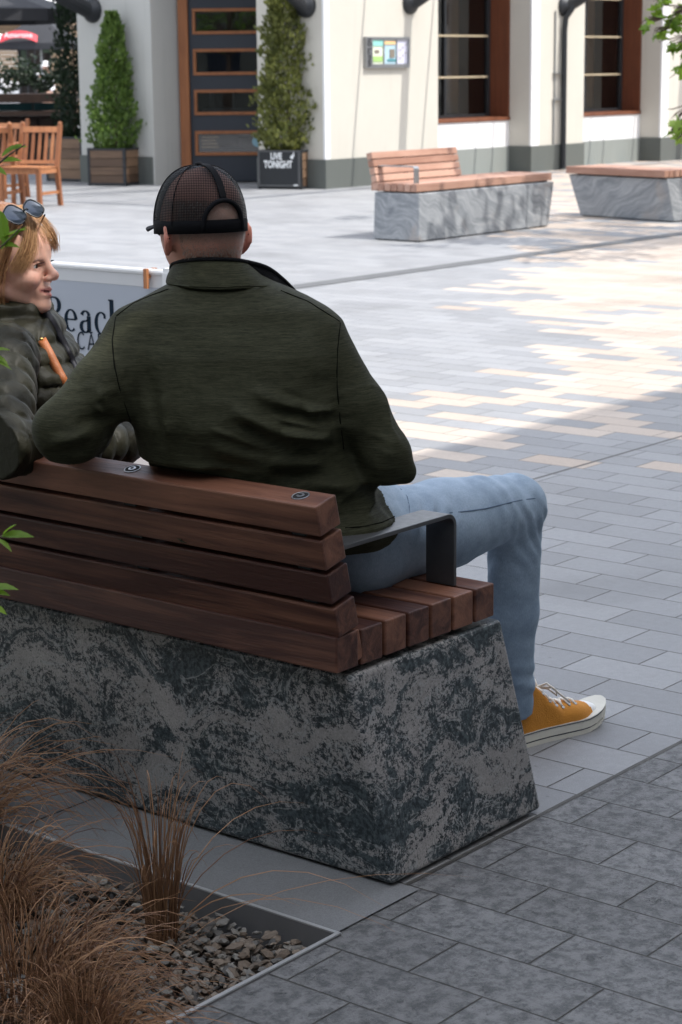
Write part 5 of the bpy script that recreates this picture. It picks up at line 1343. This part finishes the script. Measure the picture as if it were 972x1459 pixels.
sg.tube([P(6, 312, 4.42), P(-1, 322, 4.42), P(-14, 336, 4.43), P(-30, 354, 4.46)], .0026, 6, flat=1.6); sg.tube([P(64, 306, 4.46), P(61, 312, 4.51)], .0020, 6)
fr_ = obj('sunglasses', sg, 'frame_black', wo, world=True, smooth=True); obj('lens', ln, 'lens_dark', fr_, world=True, smooth=True)
# quilted jacket
tz = lambda y: P(0, y, 4.58)[2]
trow = []
for y, l, r_, hw in ((428, -10, 66, .075), (446, -22, 76, .105), (466, -38, 86, .150), (490, -44, 99, .185), (520, -46, 114, .200), (560, -46, 126, .205), (620, -46, 134, .205), (680, -46, 140, .205), (740, -46, 146, .20)):
    c_ = P((l + r_) / 2, y, 4.60); trow.append((c_[2], (c_[0], c_[1]), hw, (r_ - l) / 2 / CF * 4.6))
jf = azv(-52); jl = azv(38); jf32 = jf.astype(np.float32); jl32 = jl.astype(np.float32)
wS, wE, wF = P(8, 506, 4.38), P(2, 638, 4.13), P(176, 630, 4.46)
def quilt(s_, per, amp): return amp * np.abs(np.sin(np.pi * s_ / per)) ** .45
def puff(p):
    t = loft(p, trow, jl, jf, 2.5); wz = p[..., 2] + vnoise(p * 7) * .020
    side = (p - P(40, 500, 4.6).astype(np.float32)) @ jf32
    t = t - quilt(wz + side * .10, .046, .0105) + .004
    lat = (p - P(40, 500, 4.6).astype(np.float32)) @ jl32
    t = t + .007 * np.exp(-((side - .045) / .005) ** 2) * (lat < 0)
    def arm(a, b_, ra, rb, ph):
        a = np.asarray(a, np.float32); ba = np.asarray(b_, np.float32) - a; L = float(np.linalg.norm(ba)); h = ((p - a) @ ba) / L
        return cap(p, a, b_, ra, rb) - quilt(h + ph + vnoise(p * 8) * .026 + vnoise(p * 17) * .008, .048, .0105) + .004
    A_ = smin(arm(wS, wE, .068, .060, .012), arm(wE, wF, .056, .046, .02), .012); t = smin(t, A_, .010)
    B_ = smin(arm(P(70, 505, 4.76), P(120, 618, 4.88), .065, .056, 0), arm(P(120, 618, 4.88), P(205, 642, 4.70), .052, .040, 0), .012); t = smin(t, B_, .012)
    # tall soft collar open at the throat
    cw = np.sqrt(((p[..., 0] - (O + wf * -.028)[0])) ** 2 + ((p[..., 1] - (O + wf * -.028)[1])) ** 2); cz = p[..., 2] - (O[2] - .122)
    col = np.maximum(np.abs(cw - .080 - quilt(cz + .03, .040, .007)) - .015, np.abs(cz) - .042)
    t = smin(t, col, .018)
    t = smax(t, -cap(p, Wp(-.02, 0, -.04), Wp(-.035, 0, -.15), .060, .060), .008)
    n = vnoise(p * 26) * .005 + vnoise(p * np.array([70, 70, 30], np.float32)) * .0055 + np.abs(vnoise(p * np.array([30, 30, 18], np.float32) + 5)) * -.012
    return t - n
me = surf(puff, np.array([2.72, 2.95, .56]), np.array([3.75, 3.95, O[2] - .070]), .0050); obj('puffer_jacket', me, 'puffer', wo, world=True)
def front_of(fn, x, y, d0, d1):
    ds = np.linspace(d0, d1, 300); v = fn(np.array([P(x, y, d) for d in ds], np.float32)); i = int(np.argmax(v < 0)); return ds[i] if (v < 0).any() else None
def ribbon(q, wx, wy, lift, d0=4.25, d1=4.85, fb=4.6):
    ts = np.linspace(0, 1, 20); qx = np.interp(ts, np.linspace(0, 1, len(q)), [a[0] for a in q]); qy = np.interp(ts, np.linspace(0, 1, len(q)), [a[1] for a in q])
    dd = np.array([front_of(puff, x, y, d0, d1) or fb for x, y in zip(qx, qy)]); dd = np.minimum(np.polyval(np.polyfit(ts, dd, 2), ts), dd + .004) - lift; mb = MB()
    mb.grid([[P(x - wx, y - wy, d_) for x, y, d_ in zip(qx, qy, dd)], [P(x, y, d_ - .001) for x, y, d_ in zip(qx, qy, dd)], [P(x + wx, y + wy, d_ + .002) for x, y, d_ in zip(qx, qy, dd)]]); return mb
o = obj('zip', ribbon([(62, 441), (74, 458), (86, 480), (97, 502), (106, 522), (116, 548)], 4.5, -2.5, .006), 'zip_dark', wo, world=True, smooth=True); sd = o.modifiers.new('t', 'SOLIDIFY'); sd.thickness = .006; sd.offset = 0
o = obj('bag_strap', ribbon([(60, 484), (72, 506), (84, 530), (96, 552), (110, 576)], 5.4, -3.2, .006), 'leather_tan', wo, world=True, smooth=True); sd = o.modifiers.new('t', 'SOLIDIFY'); sd.thickness = .004; sd.offset = 0
s = MB(); s.lathe([(.003, -.003), (.005, 0), (.003, .003)], P(59, 483, 4.43), 8); obj('buckle', s, 'gold', wo, world=True, smooth=True)
def trousers(p):
    hipc = P(30, 715, 4.62); d = 9
    for s_ in (-1, 1):
        h_ = hipc + azv(80) * s_ * .09; k_ = h_ + azv(-6) * .44; k_[2] = .585; a_ = k_ + azv(-6) * .04; a_[2] = .14; h_[2] = .60
        l_ = smin(cap(p, h_, k_, .094, .062), cap(p, k_, a_, .058, .045), .02); d = l_ if s_ == -1 else smin(d, l_, .02)
    return np.maximum(d - vnoise(p * 12) * .01, .13 - p[..., 2])
obj('trousers', surf(trousers, (2.9, 3.1, .1), (3.95, 3.75, .72), .011), 'black_rib', wo, world=True)
s = MB(); hipc = P(30, 715, 4.62)
for s_ in (-1, 1):
    k_ = hipc + azv(80) * s_ * .09 + azv(-6) * .45; s.prism([(-.06, -.035), (.05, -.042), (.17, -.035), (.205, 0), (.17, .035), (.05, .042), (-.06, .035)], .0, .03, Matrix.Translation((k_[0], k_[1], 0)) @ Matrix.Rotation(R(-6), 4, 'Z'))
    s.lathe([(.040, .03), (.042, .09), (.036, .15)], (k_[0], k_[1], 0), 14); s.tube([(k_[0], k_[1], .055), (k_[0] + .1, k_[1] - .01, .05), (k_[0] + .17, k_[1] - .018, .035)], [.042, .036, .024], 12)
obj('shoe', s, 'leather_tan', wo, world=True, smooth=True)
# white paper bag standing on the seat between the two
c_ = P(188, 640, 4.62); c_[2] = .51
s = MB(); Mb = Matrix.Translation(c_) @ Matrix.Rotation(R(-30), 4, 'Z')
s.hexa([Mb @ Vector(v) for v in ((-.05, -.03, 0), (.05, -.03, 0), (.05, .03, 0), (-.05, .03, 0))], [Mb @ Vector(v) for v in ((-.056, -.010, .225), (.052, -.012, .23), (.052, .006, .232), (-.056, .008, .226))])
o = obj('paper_bag', s, 'paper_white'); bevel(o, .004); tag(o, 'small white paper bag mostly hidden between the man and the woman', 'paper bag')
# ================================================================== GRASS TUSSOCKS IN THE BED
def tussock(label, px, py, n, seed, hgt, spread, lean=(0, 0), baser=.05, droop=1.0, extra=()):
    b0 = onplane(px, py, 2, -.10); t = thing('grass_tussock', label, 'ornamental grass', tuple(b0), 0, 'brown sedge tussocks in the gravel bed'); r = random.Random(seed)
    s = MB()
    def blade(base, az_, reach, top, dr, w):
        pts = []; N = 9; dx, dy = math.cos(az_), math.sin(az_); wob = r.uniform(-.25, .25)
        for i in range(N):
            u = i / (N - 1); h = top * (1 - (1 - u) ** 2.0) - dr * u ** 3.2; a2 = wob * u * u
            pts.append(base + Vector(((dx * math.cos(a2) - dy * math.sin(a2)) * reach * u ** 1.45, (dy * math.cos(a2) + dx * math.sin(a2)) * reach * u ** 1.45, h)))
        s.av = min(1, max(0, r.gauss(.40, .30))); s.tube(pts, [w, w, w, w * .95, w * .88, w * .75, w * .6, w * .4, w * .1], 3, cap=False, flat=.45)
    for i in range(n):
        a_ = r.uniform(0, 6.283); rr = baser * r.random() ** .5; base = Vector((math.cos(a_) * rr, math.sin(a_) * rr, 0)); k_ = r.random()
        reach = spread * r.uniform(.15, 1.0) * (1.25 if k_ > .93 else 1); top = hgt * r.uniform(.55, 1.05)
        az_ = a_ + r.gauss(0, .5); bx = Vector((math.cos(az_) * reach + lean[0] * r.random(), math.sin(az_) * reach + lean[1] * r.random(), 0))
        blade(base, math.atan2(bx.y, bx.x), bx.length, top, droop * top * r.uniform(.1, 1.15) * min(1, bx.length / max(.01, spread) + .2), r.uniform(.0010, .0021))
    for (az_, reach, top, dr) in extra: blade(Vector((r.uniform(-.01, .01), r.uniform(-.01, .01), 0)), R(az_), reach, top, dr, .0015)
    obj('blades', s, 'dry_grass', t)
    return t
tussock('upright brown sedge tussock in the middle, nearest the corner of the bed', 232, 1380, 100, 3, .40, .12, (.0, -.0), .026, .22, extra=[(-51, .42, .26, .12), (-40, .36, .30, .10), (-60, .52, .22, .16), (-30, .30, .33, .05), (130, .1, .46, .02), (-51, .20, .43, .10), (-70, .30, .20, .02), (-45, .62, .20, .10)])
tussock('wide mound of drooping brown sedge filling the bottom left corner', 30, 1470, 620, 4, .25, .27, (-.0, -.03), .12, .95)
tussock('dense brown sedge tussock between the mound and the bench', -10, 1345, 330, 5, .27, .28, (.02, -.06), .06, .9)
tussock('straw brown sedge tussock arching in from the left edge, beside the stone bench', -70, 1235, 330, 6, .34, .36, (.03, -.14), .06, .85, extra=[(-50, .40, .36, .22), (-56, .46, .33, .26), (-44, .34, .40, .12), (-62, .42, .30, .2), (-48, .5, .38, .34)])
tussock('small brown sedge tussock at the lower edge of the frame', 120, 1540, 300, 8, .22, .24, (0, -.02), .05, .9)

# ================================================================== TREES
def leaf_shape(kind):
    if kind == 'maple':
        pts = []
        for a_, rr in ((-90, .12), (-50, .42), (-35, .26), (-8, .62), (8, .36), (35, .82), (55, .42), (78, .80), (90, 1.0), (102, .80), (125, .42), (145, .82), (172, .36), (188, .62), (215, .26), (230, .42)):
            pts.append((math.cos(R(a_)) * rr * .62, math.sin(R(a_)) * rr * .62 + .1))
        return pts
    n = 9; L = []; Rr = []
    for i in range(n + 1):
        u = i / n; w = .17 * math.sin(math.pi * u ** .8) * (1 + .10 * (i % 2)); L.append((-w, u)); Rr.append((w, u))
    return L + Rr[::-1][1:-1]
def add_leaf(s, p, ax, nrm, size, shape, fold=.15):
    ax = Vector(ax).normalized(); nrm = Vector(nrm); nrm = (nrm - ax * nrm.dot(ax)).normalized(); sd = ax.cross(nrm); p = Vector(p)
    vs = [p + (sd * x + ax * y + nrm * (abs(x) * fold * 2 - y * y * .12)) * size for x, y in shape]; c_ = p + ax * .42 * size - nrm * .02 * size
    n = len(vs); s.add([c_] + vs, [(0, i + 1, (i + 1) % n + 1) for i in range(n)])
MAP = leaf_shape('maple'); LAN = leaf_shape('lance')
def tree(label, base, trunk_h, clumps, leaf_m, size, shape, seed, group=None, tr=.12, name='plaza_tree', limbs=True):
    t = thing(name, label, 'tree', base, 0, group); r = random.Random(seed); B0 = Vector(base)
    s = MB(); s.tube([(0, 0, 0), (.02, 0, trunk_h * .5), (.0, .03, trunk_h), (0, .02, trunk_h * 1.35)], [tr, tr * .82, tr * .62, tr * .3], 12); obj('trunk', s, 'bark', t, smooth=True)
    s = MB()
    if limbs:
        for c_, rad, n in clumps:
            q = Vector(c_) - B0; m_ = Vector((q.x * .4, q.y * .4, trunk_h * .9 + (q.z - trunk_h) * .4 + .2)); s.tube([(0, 0, trunk_h * .85), m_, q], [tr * .34, tr * .18, tr * .05], 7)
            for _ in range(6): e_ = q + Vector((r.gauss(0, 1), r.gauss(0, 1), r.gauss(0, .7))) * rad * .6; s.tube([q * .85 + m_ * .15, (q + e_) / 2 + Vector((0, 0, .03)), e_], [tr * .06, tr * .04, .002], 5)
        obj('limbs', s, 'bark', t)
    s = MB()
    for c_, rad, n in clumps:
        q = Vector(c_) - B0
        sub = [q + Vector((r.gauss(0, .5), r.gauss(0, .5), r.gauss(0, .4))) * rad for _ in range(max(3, n // 28))]
        for _ in range(n):
            o_ = r.choice(sub); p = o_ + Vector((r.gauss(0, 1), r.gauss(0, 1), r.gauss(0, .8))) * rad * .20
            s.av = min(1, max(0, r.gauss(.5, .25))); add_leaf(s, p, (r.gauss(0, 1), r.gauss(0, 1), r.uniform(-1, .2)), (r.gauss(0, .7), r.gauss(0, .7), 1), size * r.uniform(.7, 1.15), shape)
    obj('crown', s, leaf_m, t); return t
# plaza tree just beyond the right edge: low sprays reach into the picture
tb = CAM * 0 + FW * 17.5 + RT * 4.6
cl = [(P(958, 18, 17.2), .16, 26), (P(966, 62, 17.0), .10, 12), (P(922, 34, 17.3), .045, 3), (P(938, 46, 17.3), .055, 5), (P(968, 166, 16.8), .085, 9), (P(960, 190, 16.8), .04, 3), (P(968, 196, 17.0), .04, 3), (P(942, 0, 17.2), .10, 10), (P(985, 100, 17), .25, 26)]
r = random.Random(21)
for i in range(34): cl.append((tuple(Vector(tb) + Vector((r.gauss(0, 1.1), r.gauss(0, 1.1), r.uniform(2.9, 5.6)))), .55, 70))
cl = [c_ for i, c_ in enumerate(cl) if i < 9 or ((lambda v: (v @ RT) / max(.1, v @ FW))(np.array(c_[0]) - CAM) > .185 or c_[0][2] > 4.4)]
tree('bright green maple like tree whose low leaves hang into the upper right corner', tuple(tb), 2.6, cl, 'maple_leaf', .15, MAP, 31)
# young tree in the bed, beyond the left edge; a few twigs reach into the picture
yb = P(-190, 900, 3.0)
t = thing('young_tree', 'slender young tree at the left edge, few bright leaves showing, unseen crown added for shade', 'tree', (yb[0], yb[1], -.1)); T0 = Vector((yb[0], yb[1], -.1))
s = MB(); s.tube([(0, 0, 0), (.01, 0, .7), (0, .01, 1.5), (.01, 0, 2.3)], [.018, .015, .011, .005], 8); obj('trunk', s, 'bark', t, smooth=True)
s = MB(); tw = MB(); r = random.Random(17)
LV = [((2, 356), (34, 318), 15, 42, 2.9), ((2, 340), (38, 322), 0, 30, 2.9), ((0, 300), (8, 352), 0, 60, 2.9), ((0, 348), (28, 350), 0, 55, 2.9),
      ((2, 224), (30, 202), 0, 34, 3.0), ((12, 215), (38, 206), 0, 24, 3.0), ((0, 230), (30, 226), 0, 34, 3.0), ((-8, 238), (10, 248), 0, 26, 3.0), ((-12, 500), (14, 496), 0, 28, 2.9), ((-10, 506), (13, 518), 0, 28, 2.9),
      ((2, 764), (48, 761), 0, 46, 2.8), ((4, 762), (22, 744), 0, 28, 2.8), ((-4, 768), (18, 784), 0, 30, 2.8), ((-16, 838), (26, 836), 0, 44, 2.8), ((-16, 842), (14, 846), 0, 34, 2.8), ((-12, 862), (10, 874), 0, 30, 2.8)]
for (a_, b_, _, ln_, dd) in LV:
    p0 = Vector(P(*a_, dd)); p1 = Vector(P(*b_, dd - .01)); L_ = (p1 - p0).length; s.av = r.uniform(.2, 1); nr = Vector((r.uniform(-.3, .3), r.uniform(-.3, .3), 1)) - Vector(FW) * r.uniform(.25, .6)
    add_leaf(s, p0 - T0, p1 - p0, nr, L_, LAN, .22)
for pts in ([(-190, 420), (-90, 400), (-20, 372), (4, 350), (34, 320)], [(-190, 330), (-80, 290), (-10, 240), (14, 220), (36, 206)], [(-190, 600), (-80, 540), (-12, 502)], [(-190, 860), (-80, 800), (2, 764)], [(-190, 930), (-80, 870), (-16, 840)]):
    dd = 2.95; tw.tube([Vector(P(x, y, 3.0 - .2 * i / len(pts))) - T0 for i, (x, y) in enumerate(pts)], [.004, .003, .002, .0013, .0008][:len(pts)], 5)
for i in range(120):
    py = r.uniform(-250, 950); px = r.uniform(-330, -28); p = Vector(P(px, py, r.uniform(2.75, 3.2))); s.av = r.random(); add_leaf(s, p - T0, (r.gauss(0, 1), r.gauss(0, 1), r.uniform(-.6, .3)), (r.gauss(0, .4), r.gauss(0, .4), 1), r.uniform(.04, .06), LAN)
for i in range(46):  # dense foliage out of view, added to darken the bed and bench stone
    q0 = Vector((r.uniform(.9, 2.35), r.uniform(3.55, 5.2), r.uniform(.5, 2.7))) - T0; tw.tube([Vector((0, 0, max(.3, q0.z * .5))), q0 * .6 + Vector((0, 0, .15)), q0], [.006, .004, .001], 4)
    for _ in range(34): s.av = r.random(); add_leaf(s, q0 + Vector((r.gauss(0, .14), r.gauss(0, .14), r.gauss(0, .12))), (r.gauss(0, 1), r.gauss(0, 1), r.uniform(-.8, .3)), (r.gauss(0, .4), r.gauss(0, .4), 1), r.uniform(.06, .10), LAN)
obj('twigs', tw, 'bark', t); obj('leaves', s, 'maple_leaf', t)
# tree on the shaded side of the plaza (outside the frame): dapples the couple
tc = []; r = random.Random(44)
def sunward(p, h): return Vector(p) + SUN * h
for i in range(60):
    tgt = Vector((r.uniform(2.2, 4.1), r.uniform(2.6, 4.6), 1.1))
    if len(tc) >= 17: break
    if (tgt - Vector((3.2, 3.45, 1.1))).length < .42 or (tgt - Vector((3.0, 2.9, 1.1))).length < .42: continue
    tc.append((tuple(sunward(tgt, r.uniform(3.4, 5.6))), .30, 34))
for tgt, n_ in (((3.12, 3.34, 1.16), 4), ((2.95, 3.25, .90), 22), ((2.94, 2.72, 1.36), 16), ((2.85, 2.86, .92), 26), ((3.3, 3.6, 1.1), 22), ((2.8, 3.0, .8), 26)): tc.append((tuple(sunward(tgt, 4.2)), .22, n_))
tree('leafy plaza tree beside the camera, casting dappled shade on the bench', (4.9, .2, 0), 3.0, tc, 'tree_leaf', .11, MAP, 32, tr=.10)

r = random.Random(77)
tree('leafy plaza tree left of the camera, mirrored in the door panes', (4.0, 9.2, 0), 2.2, [((4.0 + r.gauss(0, .9), 9.2 + r.gauss(0, .9), r.uniform(2.1, 4.6)), .5, 60) for _ in range(24)], 'tree_leaf', .13, MAP, 78, tr=.09)
# ================================================================== UNSEEN SHADE CASTERS: OFFICE BLOCK, ADDED SIDE BUILDING AND CANOPY
def block(label, x0_, x1_, yf, h, mname):
    t = thing('office_shade_block', label, 'building', ((x0_ + x1_) / 2, yf - 5, 0)); s = MB()
    s.box((x0_, yf - 10, 0), (x1_, yf - .25, h)); obj('wall', s, mname, t, world=True)
    s = MB(); n = int((x1_ - x0_) / 3.2); st = (x1_ - x0_) / n
    for i in range(n + 1): x = x0_ + i * st; s.box((x - .3 if i else x, yf - .249, 0), (x + .3 if i < n else x, yf, h - .3))
    for z in np.arange(3.4, h - 1, 3.3): s.box((x0_ + .31, yf - .248, z), (x1_ - .31, yf - .03, z + .9))
    obj('facade_frame', s, 'cream_render', t, world=True)
    s = MB(); s.box((x0_, yf - .26, h - .298), (x1_, yf + .004, h + .002)); obj('parapet', s, 'office_concrete', t, world=True)
    s = MB()
    for i in range(n):
        for z in [0.0] + list(np.arange(4.3, h - 2, 3.3)): s.box((x0_ + i * st + .31, yf - .247, z + .02), (x0_ + (i + 1) * st - .31, yf - .2, z + 2.35 if z else 3.38))
    obj('window', s, 'lens_dark', t, world=True); return t
K = .49 / .86
h1 = 8.0
block('unseen low pale office block on the camera side, serving as shade caster', -2, 70, -4.2, 8.3, 'office_concrete')  # out of view; height and distance set to dim upright surfaces
block2 = thing('added_sky_blocker', 'plain dark building added unseen behind the viewer to block low sky light', 'building', (-16, 8, 0))  # out of view, added to hold back low sky light from behind
wbox('wall', 'plinth_dark', block2, ((-24, -14, 0), (-6, 30, 9)))
wbox('roof', 'office_concrete', block2, ((-24.1, -14.1, 9.002), (-5.9, 30.1, 9.3)))
wbox('window', 'lens_dark', block2, *[((-6.0, y, z), (-5.96, y + 1.2, z + 1.7)) for y in range(-3, 29, 3) for z in (.9, 4.2)])
def f_diffuser(b):
    nt = X.nt; out = nt.nodes['Material Output']; t = nt.nodes.new('ShaderNodeBsdfTranslucent'); t.inputs[0].default_value = (.80, .80, .79, 1)
    b.inputs['Base Color'].default_value = (.6, .6, .6, 1); b.inputs['Roughness'].default_value = .3
    mx = nt.nodes.new('ShaderNodeMixShader'); mx.inputs[0].default_value = .7; nt.links.new(b.outputs[0], mx.inputs[1]); nt.links.new(t.outputs[0], mx.inputs[2]); nt.links.new(mx.outputs[0], out.inputs[0])
mat('canopy_diffuser', f_diffuser)
gc = thing('added_shade_canopy', 'unseen frosted canopy added over the near paving to cast and soften its shade', 'canopy', (20, -2, 8))  # out of view, added to shade the near paving and let soft light through
for xa, xb, ye in ((1.0, 5.30, 3.34 - K * h1), (5.303, 60, 4.86 - K * h1)):
    s = MB(); s.box((xa, -4.19, h1), (xb, ye, h1 + .03)); obj('panel', s, 'canopy_diffuser', gc, world=True)
    s = MB(); s.box((xa, ye - .08, h1 - .12), (xb, ye - .002, h1 - .002))
    x = xa + .5
    while x < xb: s.box((x, -4.19, h1 - .16), (x + .06, ye - .09, h1 - .002)); x += 1.5
    obj('beam', s, 'white_metal', gc, world=True)

# ================================================================== LIGHT, SKY, CAMERA
w = bpy.data.worlds.new('World'); SC.world = w; w.use_nodes = True; nt = w.node_tree
sky = nt.nodes.new('ShaderNodeTexSky'); sky.sky_type = 'NISHITA'; sky.sun_disc = False
sky.sun_elevation = math.asin(SUN.z); sky.sun_rotation = math.atan2(SUN.x, SUN.y); sky.altitude = 50; sky.air_density = 1.0; sky.dust_density = 3.0; sky.ozone_density = 1.0
bg = nt.nodes['Background']; X.nt = nt
v = X(nt.nodes.new('ShaderNodeTexCoord').outputs['Generated']); vx, vy, vz = sep(v); zz = vz.mx(.05)
cn = noise(combine(vx / zz, vy / zz, 0.0), .9, 6, .6, .3)
cloud = cn.ss(.42, .66) * .85 + .08
c = mixc(cloud, X(sky.outputs[0]), mixc(cn.ss(.5, .8), (12.5, 12.6, 12.8), (8.6, 8.8, 9.1)))
nt.links.new(c.k, bg.inputs[0]); bg.inputs[1].default_value = .15
L = bpy.data.lights.new('sun', 'SUN'); L.energy = 2.35; L.angle = R(.55); L.color = (1.0, .965, .915)
lo = bpy.data.objects.new('sun', L); COL.objects.link(lo); lo.rotation_euler = SUN.to_track_quat('Z', 'Y').to_euler(); lo.location = (0, -10, 20)
cd = bpy.data.cameras.new('camera'); co = bpy.data.objects.new('camera', cd); COL.objects.link(co)
Mc = Matrix(((_R[0], _U[0], -_f[0], 0), (_R[1], _U[1], -_f[1], 0), (_R[2], _U[2], -_f[2], 1.55), (0, 0, 0, 1)))
co.matrix_world = Mc; cd.sensor_fit = 'VERTICAL'; cd.sensor_height = 36; cd.lens = CF / 1459 * 36; cd.clip_start = .1; cd.clip_end = 2000
cd.dof.use_dof = True; cd.dof.focus_distance = 4.1; cd.dof.aperture_fstop = 11
SC.camera = co
SC.view_settings.view_transform = 'Standard'; SC.view_settings.look = 'None'; SC.view_settings.gamma = 1; SC.view_settings.exposure = 1.0
SC.render.resolution_x = 682; SC.render.resolution_y = 1024
